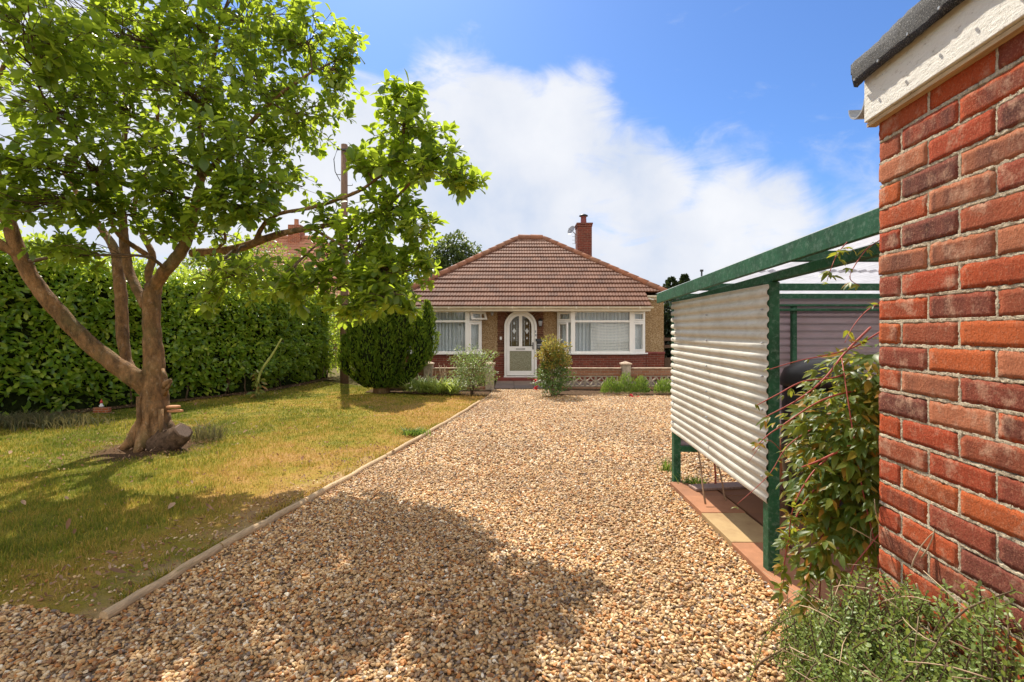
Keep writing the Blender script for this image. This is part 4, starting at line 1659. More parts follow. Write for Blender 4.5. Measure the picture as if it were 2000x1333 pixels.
# paved floor
fs_ = MB()
ys = [1.9, 2.35, 2.8, 3.25, 3.7, 4.3, 4.75, 5.2]
for r_, (xa, xb) in enumerate(((1.60, 1.98), (2.0, 2.6), (2.62, 3.22), (3.24, 3.84), (3.86, 4.5))):
    for k in range(len(ys) - 1):
        sl_ = .012 * (ys[k] - 1.9)
        rn = [.65, .85, .97, .7, .9, .6, .8][(k + r_ * 3) % 7] if r_ else [.1, .05, .15, .05, .3, .1, .45][k]  # inner rows take the darker colours, painting in the carport's shade
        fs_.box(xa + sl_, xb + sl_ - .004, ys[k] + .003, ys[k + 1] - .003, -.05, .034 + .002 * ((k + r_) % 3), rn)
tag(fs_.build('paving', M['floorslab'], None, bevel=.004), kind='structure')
sheet('flower_bed', [(1.02, .3), (1.6, .3), (1.6, 2.2), (1.3, 2.3), (1.16, 2.0)], -.01, M['soil'], .2, .006)

# things under the carport
def stick(name, label, a, b, r_, mat, cat, group=None):
    mb = MB()
    a, b = Vector(a), Vector(b)
    pts = [a.lerp(b, t / 5) + Vector((random.uniform(-.004, .004), random.uniform(-.004, .004), 0)) for t in range(6)]
    pts[0] = a
    mb.tube([p - a for p in pts], [r_ * (1 - .25 * t / 5) for t in range(6)], 7)
    o = tag(mb.build(name, M[mat], None, smooth=True), label, cat, group)
    o.location = a
    return o


stick('garden_cane', 'thin cane leaning on the outer edge of the paving, beside the gravel', P(1378, 985, 4.45), P(1364, 880, 4.75), .009, 'cane', 'cane', 'canes leaning under the cream panel')
stick('garden_cane', 'reddish upright rod standing behind the loose plank', P(1398, 953, 5.05), P(1395, 893, 5.05), .011, 'redstem', 'cane', 'canes leaning under the cream panel')
stick('garden_cane', 'thin cane leaning over the middle of the loose plank', P(1418, 980, 4.6), P(1402, 905, 4.85), .009, 'cane', 'cane', 'canes leaning under the cream panel')
mb = MB()
pa, pb_ = G(1352, 963), G(1450, 955)
mb.bar((0, 0, .05), (pb_.x - pa.x + .25, pb_.y - pa.y, .05), .15, .022)
o = tag(mb.build('loose_plank', M['plank'], None, bevel=.003), 'loose weathered plank lying on the carport paving', 'plank')
o.location = (pa.x, pa.y, 0)
bar_ = thing('water_butt', 'black water butt with a domed lid standing behind the vine', 'water butt', (2.62, 4.25, .03))
mb = MB()
mb.lathe([(.24, 0), (.27, .1), (.3, .5), (.3, .85), (.29, 1.12)], (0, 0, 0), 28)
mb.build('body', M['black'], bar_, smooth=True)
mb = MB()
mb.lathe([(.315, 1.1), (.315, 1.15), (.28, 1.24), (.16, 1.31), (.02, 1.33)], (0, 0, 0), 28)
mb.build('lid', M['black'], bar_, smooth=True)
pot = thing('terracotta_pot', 'tall rounded terracotta pot half hidden behind the vine', 'plant pot', (2.78, 4.85, .03))
mb = MB()
mb.lathe([(.12, 0), (.2, .12), (.24, .3), (.22, .42), (.25, .44), (.25, .48), (.2, .48), (.19, .3), (.05, .2)], (0, 0, 0), 26)
mb.build('pot_body', M['terracotta'], pot, smooth=True)
stick('clay_pipe', 'short buff clay pipe standing on the paving by the vine', (2.52, 4.12, .03), (2.55, 4.12, .3), .045, 'terracotta', 'pipe')

# ================================================================ BRICK GARAGE
P0 = Vector((1.222, 1.664, 0))
wd_ = Vector((.0845, .9964, 0)).normalized()      # along the wall, away from the viewer
wn = Vector((-wd_.y, wd_.x, 0))                   # outward
gar = thing('brick_garage', 'red brick garage with flaking white fascia and felt roof, close beside the gravel', 'garage', tuple(P0))
OG = tuple(P0)
GZ = 2.285
BL = 3.4
bricks_V, bricks_F, b_rnd, b_edge, b_fire = [], [], [], [], []
bn = 0


def brick(s0, s1, z0, z1):
    """one weathered brick face, s measured from the corner towards the viewer"""
    global bn
    nx_, nz_ = (12, 5) if s1 - s0 > .15 else (6, 5)
    rnd = random.random()
    fire = random.choice([0, 0, 0, .25, .5, .85, 1.0])
    proud = random.uniform(-.001, .0016)
    tilt = random.uniform(-.004, .004)
    dz_ = random.uniform(-.0016, .0016)
    cut = [random.uniform(0, .003) if random.random() < .8 else random.uniform(.005, .016) for _ in range(4)]
    V = np.zeros((nz_ + 3, nx_ + 3, 3))
    E = np.zeros((nz_ + 3, nx_ + 3))
    for j in range(-1, nz_ + 2):
        for i in range(-1, nx_ + 2):
            u, v = min(max(i / nx_, 0), 1), min(max(j / nz_, 0), 1)
            rim = i in (-1, nx_ + 1) or j in (-1, nz_ + 1)
            s = s0 + (s1 - s0) * u
            z = z0 + (z1 - z0) * v + dz_ + tilt * (u - .5)
            e = min(min(u, 1 - u) * (s1 - s0), min(v, 1 - v) * (z1 - z0))
            q = np.array([s * 9, z * 9, rnd * 50.0])
            d = proud + .0011 * lumps(q * 6, 1.0) - (.0004 if e < .002 else 0)
            if e < .002:
                ww = .0026 * lumps(q * 9, 1.3, 4.0) * 1.4
                if u in (0, 1):
                    s += ww
                if v in (0, 1):
                    z += ww
                for ci, (cu, cv) in enumerate(((0, 0), (1, 0), (1, 1), (0, 1))):
                    if u == cu and v == cv:
                        s += cut[ci] * (.5 if cu == 0 else -.5)
                        z += cut[ci] * (.4 if cv == 0 else -.4)
            if rim:
                d -= .022
            p = P0 - wd_ * s + wn * (d + .0045)
            V[j + 1, i + 1] = (p.x, p.y, z)
            E[j + 1, i + 1] = min(1, min(v, 1 - v) * 2.6, min(u, 1 - u) * (s1 - s0) / (z1 - z0) * 2.6)
    w_ = nx_ + 3
    h_ = nz_ + 3
    idx = np.arange(w_ * h_).reshape(h_, w_)
    F = np.stack([idx[:-1, 1:], idx[:-1, :-1], idx[1:, :-1], idx[1:, 1:]], -1).reshape(-1, 4)
    bricks_V.append(V.reshape(-1, 3))
    bricks_F.append(F + bn)
    b_rnd.append(np.full(w_ * h_, rnd))
    b_edge.append(E.reshape(-1))
    b_fire.append(np.full(w_ * h_, fire))
    bn += w_ * h_


row = 0
zc = GZ - .0745
offs = [.0, .1125]
# courses are read from the photo: header corner bricks on alternate rows
while zc > -.05:
    s = 0.0
    first = .2195 if row % 2 == 0 else .1064
    ends_ = [0, first]
    while ends_[-1] < BL:
        ends_.append(ends_[-1] + .225)
    for a, b in zip(ends_[:-1], ends_[1:]):
        brick(a + (.0045 if a else 0), b - .0055, zc + .005, zc + .0685)
    zc -= .0745
    row += 1
wl = np_mesh('brick_face', np.vstack(bricks_V), np.vstack(bricks_F), M['nearbrick'], gar, False,
             {'rnd': np.concatenate(b_rnd), 'edge': np.concatenate(b_edge), 'fire': np.concatenate(b_fire)}, OG)
# mortar bed behind the bricks: a fine rough sheet
NS, NZ = 640, 980
s_lin = np.concatenate([np.linspace(.001, 1.35, 560), np.linspace(1.38, BL, 80)])
ss_, zz_ = np.meshgrid(s_lin, np.linspace(-.05, GZ, NZ))
q = np.stack([ss_ * 30, zz_ * 30, 0 * ss_], -1)
rowf = (GZ - zz_) / .0745
rowi = np.floor(rowf)
ez_ = np.minimum(rowf - rowi, 1 - (rowf - rowi)) * .0745
firsts = np.where(rowi % 2 == 0, .2195, .1064)
ph_ = np.where(ss_ < firsts, np.minimum(firsts - ss_, ss_ + .03), np.abs(((ss_ - firsts + .1125) % .225) - .1125))
ed_ = np.minimum(ez_, ph_)               # distance from the middle of the nearest joint
rag = .0053 + .0016 * lumps(q * 2.3, 1.0, 2.0) + .0013 * lumps(q * 7.0, 1.0, 3.0)
inside = np.clip((ed_ - rag) / .0015, 0, 1)
dd = .0037 + .0011 * lumps(q, 1.0) + .0009 * lumps(q * 3.1, 1.0, 5.0) + RG.normal(0, .0005, ss_.shape) - .012 * inside
mv = np.array(P0)[None, None] - np.array(wd_)[None, None] * ss_[..., None] + np.array(wn)[None, None] * dd[..., None]
mv[..., 2] = zz_
idx = np.arange(NS * NZ).reshape(NZ, NS)
mf = np.stack([idx[:-1, 1:], idx[:-1, :-1], idx[1:, :-1], idx[1:, 1:]], -1).reshape(-1, 4)
np_mesh('mortar', mv.reshape(-1, 3), mf, M['mortar'], gar, True, None, OG)
# rest of the building
mb = MB()
a0 = P0 - wn * .012
pl = [a0, a0 - wd_ * BL, a0 - wd_ * BL - wn * 2.8, a0 - wn * 2.8]
pl = [(p.x, p.y) for p in pl]
mb.prism([(x, y) for x, y in reversed(pl)], (0, 0, -.05), (1, 0, 0), (0, 1, 0), (0, 0, GZ + .04))
mb.build('wall', M['gbrick'], gar, off=OG)


def gp(s, o, z):
    """s from the corner towards the viewer, o outward"""
    p = P0 - wd_ * s + wn * o
    return Vector((p.x, p.y, z))


mb = MB()
fa = [(.008, GZ - .0), (.034, GZ + .004), (.034, GZ + .15), (.008, GZ + .15)]
sec = [[gp(s, o, z) for o, z in fa] for s in (-.03, BL)]
mb.add(sec[0] + sec[1], [(3, 2, 1, 0), (4, 5, 6, 7), (0, 1, 5, 4), (1, 2, 6, 5), (2, 3, 7, 6), (3, 0, 4, 7)])
fo_ = mb.build('fascia', M['flaky'], gar, off=OG, bevel=.002)
mb = MB()
mb.bar(gp(-.028, .012, GZ - .007), gp(BL, .012, GZ - .007), .03, .012)
mb.build('fascia_batten', M['timber'], fo_, off=OG)
# end fascia on the far side with gutter
mb = MB()
mb.bar(gp(-.022, .03, GZ + .085), gp(-.022, -2.8, GZ + .085), .02, .13)
mb.build('end_fascia', M['flaky'], gar, off=OG)
mb = MB()
gutter(mb, gp(-.085, .028, GZ + .09), gp(-.085, -2.8, GZ + .09), .048)
mb.build('gutter', M['grey'], gar, off=OG)
# felt roof: turned-down drip edge that rolls over onto the roof
prof = [(.05, GZ + .133), (.056, GZ + .132), (.062, GZ + .16), (.066, GZ + .19), (.062, GZ + .214), (.048, GZ + .231), (.02, GZ + .243), (-.05, GZ + .25), (-.4, GZ + .262), (-1.5, GZ + .3), (-2.9, GZ + .3)]
NSs = 260
V = []
for i in range(NSs + 1):
    s = -.045 + (BL + .04) * i / NSs
    for k, (o, z) in enumerate(prof):
        wob = .002 * math.sin(s * 9 + k) + .0016 * math.sin(s * 23 + k * 2) + random.gauss(0, .0008)
        p = gp(s - (.012 if k > 3 and i == 0 else 0), o + wob, z + wob * (.9 if k > 1 else .5))
        V.append(tuple(p))
np_ = len(prof)
F = [(i * np_ + k, i * np_ + k + 1, (i + 1) * np_ + k + 1, (i + 1) * np_ + k) for i in range(NSs) for k in range(np_ - 1)]
mb = MB()
mb.add(V, F)
# turned-down far end
e0 = [V[k] for k in range(np_)]
e1 = [(x, y, min(z, GZ + .18)) for x, y, z in e0]
mb.add(e0 + e1, [(k, np_ + k, np_ + k + 1, k + 1) for k in range(np_ - 1)])
rf_ = mb.build('felt_roof', M['felt'], gar, off=OG, smooth=True)
for s in np.arange(-.02, 1.0, .125):
    mb = MB()
    c = gp(s + random.uniform(-.01, .01), .066, GZ + .148 + random.uniform(-.004, .004))
    a = [c + wd_ * (.0042 * math.cos(t)) + Vector((0, 0, .0042 * math.sin(t))) for t in np.arange(0, 2 * PI, PI / 5)]
    mb.add([p for p in a] + [p + wn * .004 for p in a], [tuple(range(10, 20))] + [(i, (i + 1) % 10, (i + 1) % 10 + 10, i + 10) for i in range(10)])
    mb.build('clout_nail', M['steel'], rf_, off=OG)
# ================================================================ MAGNOLIA
TB = P(300, 868, 7.1)
TBo = (TB.x, TB.y, 0)
mag = thing('magnolia_tree', 'large multi-stemmed magnolia tree spreading over the lawn', 'tree', TBo)


def L4(*pts):
    out = []
    for u, v, Y, rpx in pts:
        p = P(u, v, Y)
        out.append((p.x, p.y, p.z, rpx / FOC * Y))
    return smooth_path(out, 6)


limbs = [
    L4((301, 880, 7.1, 47), (300, 862, 7.1, 41), (299, 835, 7.1, 35), (301, 790, 7.1, 29), (302, 740, 7.1, 23), (300, 690, 7.1, 20), (296, 630, 7.1, 17), (297, 575, 7.1, 18), (300, 560, 7.1, 17)),
    # left sweeping limb
    L4((292, 765, 7.1, 22), (268, 742, 7.0, 25), (225, 712, 6.9, 23), (170, 668, 6.75, 21), (115, 610, 6.6, 20), (70, 555, 6.5, 19), (35, 490, 6.4, 18), (12, 415, 6.3, 16), (-10, 330, 6.2, 12), (-20, 230, 6.1, 8), (10, 120, 6.0, 5)),
    L4((40, 500, 6.4, 13), (5, 480, 6.3, 12), (-60, 440, 6.2, 10), (-140, 380, 6.0, 7), (-200, 280, 6, 4)),
    # rear stem
    L4((284, 745, 7.2, 14), (252, 715, 7.35, 12), (240, 660, 7.4, 15), (237, 590, 7.45, 15), (232, 540, 7.5, 14), (225, 490, 7.6, 12), (200, 450, 7.7, 9), (165, 400, 7.8, 7), (120, 330, 7.8, 5)),
    L4((285, 600, 7.15, 12), (270, 570, 7.25, 12), (252, 530, 7.35, 12), (243, 480, 7.4, 12), (240, 430, 7.4, 10), (232, 360, 7.4, 8), (245, 250, 7.4, 6), (240, 130, 7.4, 4)),
    # front right rising limb
    L4((300, 565, 7.1, 16), (318, 535, 7.0, 16), (340, 510, 6.95, 16), (360, 480, 6.9, 15), (372, 440, 6.8, 15), (383, 400, 6.75, 13), (390, 360, 6.7, 12), (396, 310, 6.7, 10), (392, 250, 6.7, 8), (410, 160, 6.7, 6), (430, 40, 6.8, 4)),
    L4((390, 350, 6.7, 8), (430, 310, 6.6, 7), (480, 250, 6.7, 6), (540, 190, 6.8, 5), (610, 140, 6.8, 3)),
    # upright from the fork
    L4((300, 570, 7.1, 11), (290, 535, 7.15, 10), (298, 500, 7.2, 9), (280, 460, 7.25, 7), (262, 400, 7.3, 6), (300, 300, 7.3, 5), (310, 180, 7.2, 4)),
    L4((297, 505, 7.2, 8), (270, 487, 7.0, 7), (235, 462, 6.8, 6), (215, 430, 6.6, 5), (190, 360, 6.2, 4), (150, 280, 5.9, 3)),
    # long right limb to the outer cluster
    L4((372, 495, 6.9, 12), (420, 492, 6.8, 11), (470, 484, 6.7, 11), (520, 466, 6.55, 10), (560, 454, 6.4, 8), (620, 444, 6.25, 7), (680, 432, 6.1, 6), (740, 415, 5.95, 5), (790, 370, 5.8, 4), (830, 320, 5.7, 3)),
    L4((500, 470, 6.6, 7), (515, 440, 6.5, 6), (545, 418, 6.4, 5), (600, 408, 6.25, 5), (660, 390, 6.1, 5), (720, 362, 5.95, 4), (780, 300, 5.75, 4), (790, 230, 5.6, 3)),
    L4((610, 446, 6.25, 5), (650, 470, 6.15, 4), (700, 500, 6.05, 3), (740, 540, 6.0, 2)),
    L4((410, 492, 6.8, 5), (440, 470, 6.6, 4), (430, 430, 6.4, 3), (450, 400, 6.2, 3)),
]
limbs = [np.concatenate([q[:, :3], q[:, 3:] * (.96 if i == 0 else .8)], 1) for i, q in enumerate(limbs)]
mb = MB()
nodes_ = []
for li, lp in enumerate(limbs):
    n_ = 18 if li == 0 else 12
    jit = .08 if li == 0 else .02
    pts, rads = [], []
    for k, (x, y, z, r_) in enumerate(lp):
        w1 = .012 * r_ / .2
        pts.append((x + w1 * math.sin(k * 1.9 + li), y + w1 * math.cos(k * 1.3), z))
        rads.append(r_ * (.93 + .012 * math.sin(k * .7 + li * 2)))
        nodes_.append((x, y, z, r_, li, k))
    mb.tube(pts, rads, n_, jit=jit)
for k in range(7):       # root flares
    a = k * .9 + .3
    c0 = Vector((TB.x, TB.y, 0))
    dv = Vector((math.cos(a), math.sin(a), 0))
    ln = random.uniform(.34, .46)
    mb.tube([c0 + dv * .1 + Vector((0, 0, .36)), c0 + dv * .19 + Vector((0, 0, .14)), c0 + dv * .27 + Vector((0, 0, .04)), c0 + dv * ln + Vector((0, .03, -.04))], [.12, .115, .085, .03], 9, jit=.16)
trunk = mb.build('trunk', M['bark'], mag, smooth=True, off=TBo)
md = trunk.modifiers.new('round', 'SUBSURF')
md.levels = md.render_levels = 1
tex = bpy.data.textures.new('bark_lumps', 'CLOUDS')
tex.noise_scale = .035
md = trunk.modifiers.new('gnarl', 'DISPLACE')
md.texture = tex
md.strength = .011
md.mid_level = .5
# cut stump of a lost stem, scar and burrs
mb = MB()
mb.tube([P(304, 872, 7.05), P(322, 868, 6.95), P(338, 860, 6.86), P(349, 851, 6.8), P(357, 843, 6.77)], [.24, .2, .155, .13, .12], 18, jit=.26)
M['darkbark'] = simple('rotting_bark', (.13, .08, .05), .9, .15, .35, 14, .9, 40, .03)
st_ = mb.build('sawn_stump', M['darkbark'], mag, smooth=True, off=TBo)
mb = MB()
c0, c1 = P(357, 843, 6.77), P(359, 841, 6.765)
mb.tube([c0, c1], [.108, .096], 16, jit=.14)
mb.build('cut_face', M['deadwood'], st_, off=TBo)
mb = MB()
for (ua, va, ub, vb, r0) in ((322, 755, 334, 742, .05), (321, 772, 336, 745, .03), (318, 722, 325, 738, .022), (272, 775, 276, 860, .035), (288, 790, 292, 868, .03), (314, 800, 318, 862, .035)):
    a, b = P(ua, va, 6.95), P(ub, vb, 6.88)
    mb.tube([a, a.lerp(b, .5) + Vector((0, -.02, 0)), b], [r0, r0 * .9, r0 * .4], 9, jit=.25)
mb.build('bark_scar', M['bark'], mag, smooth=True, off=TBo)
for (u, v, s) in ((331, 797, 1.0), (333, 805, 1.15)):
    mb = MB()
    c = P(u, v, 7.05)
    pl = [(.0, -.05), (.08, -.065), (.15, -.04), (.18 * s, 0), (.15, .04), (.08, .065), (0, .05)]
    mb.prism(pl, c - Vector((.02, 0, 0)), (1, 0, 0), (0, 1, 0), (0, 0, .032))
    mb.build('bracket_fungus', M['fungus'], mag, off=TBo, bevel=.012)

clumps = [(60, 60, 4.9, 110, 90, .7, 60), (200, 60, 6.0, 130, 100, 1, 70), (350, 50, 6.5, 130, 90, 1, 75), (500, 45, 7, 120, 80, 1, 70), (600, 80, 7, 85, 75, .8, 50),
          (655, 135, 6.7, 45, 60, .5, 26), (80, 200, 5.8, 120, 100, .9, 60), (220, 200, 6.5, 120, 90, 1, 60), (360, 180, 6.1, 120, 80, .9, 65), (500, 175, 7, 110, 80, 1, 70),
          (600, 225, 7, 80, 55, .7, 40), (60, 320, 5.6, 110, 60, .8, 42), (190, 330, 6, 100, 60, .9, 42), (320, 300, 6.2, 95, 60, .8, 42), (450, 290, 6.3, 90, 70, .8, 50),
          (550, 290, 7, 60, 50, .6, 26), (110, 395, 6, 95, 36, .6, 30), (250, 420, 6.4, 90, 36, .6, 26), (420, 395, 6.1, 70, 45, .5, 30), (500, 345, 6.2, 65, 50, .5, 34),
          (420, 452, 6.6, 60, 34, .5, 16), (125, 475, 6.0, 50, 30, .4, 14), (590, 365, 7.4, 45, 40, .4, 8), (455, 540, 6.2, 80, 45, .4, 36), (560, 540, 6.1, 65, 45, .4, 28), (350, 430, 6.6, 55, 36, .4, 18), (150, 500, 5.9, 45, 28, .3, 12), (60, 400, 5.6, 90, 40, .6, 28), (310, 370, 6.3, 90, 40, .6, 24), (480, 410, 6.2, 60, 36, .4, 24), (690, 90, 6.7, 24, 40, .3, 10), (300, 450, 6.7, 40, 24, .3, 8), (400, 590, 6.0, 40, 28, .3, 8),
          (60, -150, 5.6, 180, 100, 1.1, 50), (260, -150, 6.4, 180, 110, 1.1, 55), (450, -130, 6.9, 140, 90, 1, 50), (300, -300, 6.6, 200, 90, 1, 45), (-150, 60, 5.6, 150, 150, 1.1, 60), (-140, 300, 6.1, 120, 110, .9, 40), (-260, 200, 6.4, 120, 140, .9, 35),
          (180, 120, 8.3, 190, 110, .8, 55), (420, 120, 8.4, 180, 100, .8, 55), (300, 290, 8.2, 160, 70, .6, 30)]
clumps_r = [(782, 190, 5.55, 38, 38, .28, 14), (800, 250, 5.6, 72, 45, .38, 34), (758, 325, 5.85, 70, 48, .4, 32), (850, 320, 5.6, 62, 45, .38, 30), (908, 350, 5.5, 38, 28, .28, 16),
            (765, 415, 5.9, 85, 55, .42, 42), (815, 455, 5.8, 38, 52, .36, 22), (700, 470, 6.05, 66, 56, .4, 34), (765, 525, 5.9, 72, 46, .38, 34), (680, 555, 6.05, 80, 38, .4, 30),
            (705, 312, 5.9, 24, 30, .22, 8), (640, 425, 6.2, 40, 44, .3, 14), (760, 585, 5.85, 60, 34, .3, 24), (610, 560, 6.1, 60, 40, .3, 22), (690, 605, 6.0, 60, 26, .3, 16), (640, 510, 6.15, 50, 40, .3, 16), (830, 520, 5.8, 22, 34, .25, 9)]
NP = np.array([n_[:3] for n_ in nodes_])
NRAD = np.array([n_[3] for n_ in nodes_])
tw = MB()
fo = Foliage()
pp, dd_, nn_, LL, WW = [], [], [], [], []


def crook(a, b, r0, r1, n_=5, bow=.12):
    a, b = Vector(a), Vector(b)
    ln = (b - a).length
    off = Vector((random.gauss(0, 1), random.gauss(0, 1), random.gauss(0, .6) + .3)) * ln * bow
    pts = []
    for k in range(n_ + 1):
        t = k / n_
        pts.append(a.lerp(b, t) + off * math.sin(PI * t) + Vector((random.gauss(0, .01), random.gauss(0, .01), random.gauss(0, .01))) * ln * (0 if k in (0, n_) else 1))
    return pts, [r0 + (r1 - r0) * k / n_ for k in range(n_ + 1)]


def rosette(p, ax, nl, size):
    ax = ax.normalized()
    s = ax.orthogonal().normalized()
    t = ax.cross(s)
    ph = random.uniform(0, 6.28)
    for k in range(nl):
        a = ph + k * 2.399
        spread = random.uniform(.45, 1.5)
        d = ax * math.cos(spread) + (s * math.cos(a) + t * math.sin(a)) * math.sin(spread)
        d.z -= random.uniform(.0, .4)
        pp.append(p - ax * random.uniform(0, .07))
        dd_.append(d)
        nn_.append(Vector((random.gauss(0, .25), random.gauss(0, .25), .8)) + ax * .4)
        z = size * random.uniform(.65, 1.2)
        LL.append(z)
        WW.append(z * random.uniform(.45, .58))


for ci, (u, v, Y, ru, rv, ry, nr) in enumerate(clumps + clumps_r):
    c = P(u, v, Y)
    d2 = np.linalg.norm(NP - np.array(c), axis=1) - NRAD * 2.0 + np.maximum(0, NP[:, 2] - c.z) * .6
    j = int(np.argmin(d2))
    a = Vector(NP[j])
    pts, rd = crook(a, c, min(.026, max(.012, NRAD[j] * .5)), .011, 6, .1)
    tw.tube(pts, rd, 6, cap=False)
    for k in range(int(nr * 1.0)):
        d = Vector(rdir(1)[0])
        q = random.uniform(.1, 1.3) ** .5
        p = c + Vector((d.x * ru / FOC * Y, d.y * ry, d.z * rv / FOC * Y)) * q
        base = Vector(pts[random.choice((3, 4, 5, 6))]) if random.random() < .75 else c.lerp(p, .3)
        ax = (p - c).normalized() * .8 + Vector((0, 0, .55)) + Vector((random.gauss(0, .3), random.gauss(0, .3), 0))
        tp, tr = crook(base, p, .006, .0026, 4, .1)
        tw.tube(tp, tr, 4, cap=False)
        size = random.uniform(.11, .172)
        rosette(p, ax, random.randint(4, 9), size)
        # a few single leaves back along the twig
        for _ in range(2):
            b = Vector(tp[random.choice((2, 3))])
            rosette(b, Vector((random.gauss(0, 1), random.gauss(0, 1), .3)), 2, size * .9)
fo.add(*leaves(np.array([tuple(x) for x in pp]), np.array([tuple(x) for x in dd_]), np.array([tuple(x) for x in nn_]), np.array(LL), np.array(WW),
               RG.uniform(.05, .35, len(pp)), .28, (.78, 1.0)))
print('magnolia leaves', len(pp))
tw.build('branches', M['twig'], mag, smooth=True, off=TBo)
fo.build('crown', M['magnolia'], mag, TBo)

# ring of bare earth with leaf litter at the foot
0 and sheet('flower_bed', [(TB.x + .75 * math.cos(a) * (1 + .2 * math.sin(3 * a)), TB.y - .05 + .6 * math.sin(a) * (1 + .15 * math.cos(2 * a))) for a in np.arange(0, 2 * PI, .3)], .022, M['soil'], .12, .008)

# ================================================================ HEDGE
hp = np.array(hedge_line)
hed = thing('laurel_hedge', 'tall glossy laurel hedge along the far side of the lawn', 'hedge', (hp[1][0], hp[1][1], 0))
OH = (hp[1][0], hp[1][1], 0)
seg = np.linalg.norm(np.diff(hp, axis=0), axis=1)
cum = np.concatenate([[0], np.cumsum(seg)])


def hpos(t):
    x = np.interp(t, cum, hp[:, 0])
    y = np.interp(t, cum, hp[:, 1])
    i = np.clip(np.searchsorted(cum, t, 'right') - 1, 0, len(seg) - 1)
    tx, ty = np.diff(hp, axis=0)[i].T / seg[i]
    return x, y, ty, -tx        # point and normal towards the lawn


def hedge_top(t):
    y = np.interp(t, cum, hp[:, 1])
    return np.interp(y, [5, 9, 11, 13, 17.5], [3.5, 3.3, 2.95, 2.8, 2.75])


HT = 1.5      # thickness
n_ = 21000
t = RG.uniform(0, cum[-1], n_)
x, y, nx_, ny_ = hpos(t)
top = hedge_top(t)
z = RG.uniform(0.02, 1, n_) ** .9 * top
bulge = .16 * lumps(np.stack([t, z, 0 * t], -1), 2.1, 1.0) + .1 * lumps(np.stack([t, z, 0 * t], -1), 5.3, 2.0)
lowcut = np.clip((.55 - z) / .55, 0, 1) * .25
dep = np.abs(RG.normal(0, .09, n_))
o_ = bulge - dep - lowcut
pos = np.stack([x + nx_ * o_, y + ny_ * o_, z], -1)
nor = np.stack([nx_, ny_, 0 * t], -1)
ax_ = unit(nor * .45 + RG.normal(0, .55, (n_, 3)) + np.array([0, 0, -.05]))
nrm_ = unit(nor * .75 + np.array([0, 0, .75]) + RG.normal(0, .35, (n_, 3)))
sz = RG.uniform(.1, .19, n_)
# thin holes here and there near the foot
kk = ~((lumps(np.stack([t, z * 1.2, 0 * t], -1), 1.7, 7.0) > .5) & (z < 1.6) & (RG.random(n_) < .8))
fo = Foliage()
fo.add(*leaves(pos[kk], ax_[kk], nrm_[kk], sz[kk], sz[kk] * .42, .15, .25))
# top and back
n_ = 13000
t = RG.uniform(0, cum[-1], n_)
x, y, nx_, ny_ = hpos(t)
top = hedge_top(t) + .12 * lumps(np.stack([t, 0 * t, 0 * t], -1), 2.3, 3.0)
w_ = RG.uniform(-HT - .1, .1, n_)
z = top + RG.normal(0, .14, n_) + .2 * lumps(np.stack([t, w_, 0 * t], -1), 3.0) - np.clip(np.abs(w_ + HT / 2) - HT * .35, 0, 1) * .8
pos = np.stack([x + nx_ * w_, y + ny_ * w_, z], -1)
ax_ = unit(RG.normal(0, .7, (n_, 3)) + np.array([0, 0, .55]))
nrm_ = unit(RG.normal(0, .5, (n_, 3)) + np.array([0, 0, 1]))
sz = RG.uniform(.085, .15, n_)
fo.add(*leaves(pos, ax_, nrm_, sz, sz * .42, .15, .25))
fo.build('foliage', M['laurel'], hed, OH)
# dark shell: paints the shade inside the hedge and blocks the sun
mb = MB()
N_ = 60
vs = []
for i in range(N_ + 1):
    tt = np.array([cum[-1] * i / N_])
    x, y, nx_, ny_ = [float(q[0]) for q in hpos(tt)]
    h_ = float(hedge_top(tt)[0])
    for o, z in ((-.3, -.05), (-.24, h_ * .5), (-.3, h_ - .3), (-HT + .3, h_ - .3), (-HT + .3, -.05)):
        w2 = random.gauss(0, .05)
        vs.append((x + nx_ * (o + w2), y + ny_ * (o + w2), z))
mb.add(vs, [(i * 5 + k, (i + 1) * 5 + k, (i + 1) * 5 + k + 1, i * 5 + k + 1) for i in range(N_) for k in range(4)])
mb.build('dark_core', M['core'], hed, off=OH)
for i in range(22):
    mb = MB()
    tt = np.array([random.uniform(0, cum[-1])])
    x, y, nx_, ny_ = [float(q[0]) for q in hpos(tt)]
    a = Vector((x - nx_ * .2, y - ny_ * .2, 0))
    b = a + Vector((nx_ * random.uniform(-.1, .25), ny_ * .1 + random.uniform(-.3, .3), random.uniform(.7, 1.6)))
    pts, rd = crook(a, b, .022, .01, 5, .06)
    mb.tube(pts, rd, 6)
    mb.build('stem', M['twig'], hed, smooth=True, off=OH)

# rough growth at the hedge foot, left of the tree
def grassclump(name, label, cat, c, rad, n_, h, mat, wd=.006, lean=.5, group=None, zb=0.0):
    x = c[0] + RG.normal(0, rad[0] * .5, n_)
    y = c[1] + RG.normal(0, rad[1] * .5, n_)
    f = Foliage()
    f.add(*blades(x - c[0], y - c[1], zb, h * RG.uniform(.5, 1.15, n_), np.full(n_, wd), lean))
    o = np_mesh(name, np.vstack(f.V), np.vstack(f.F), mat, None, False, {'rnd': np.concatenate(f.r)})
    o.location = (c[0], c[1], 0)
    return tag(o, label, cat, group)


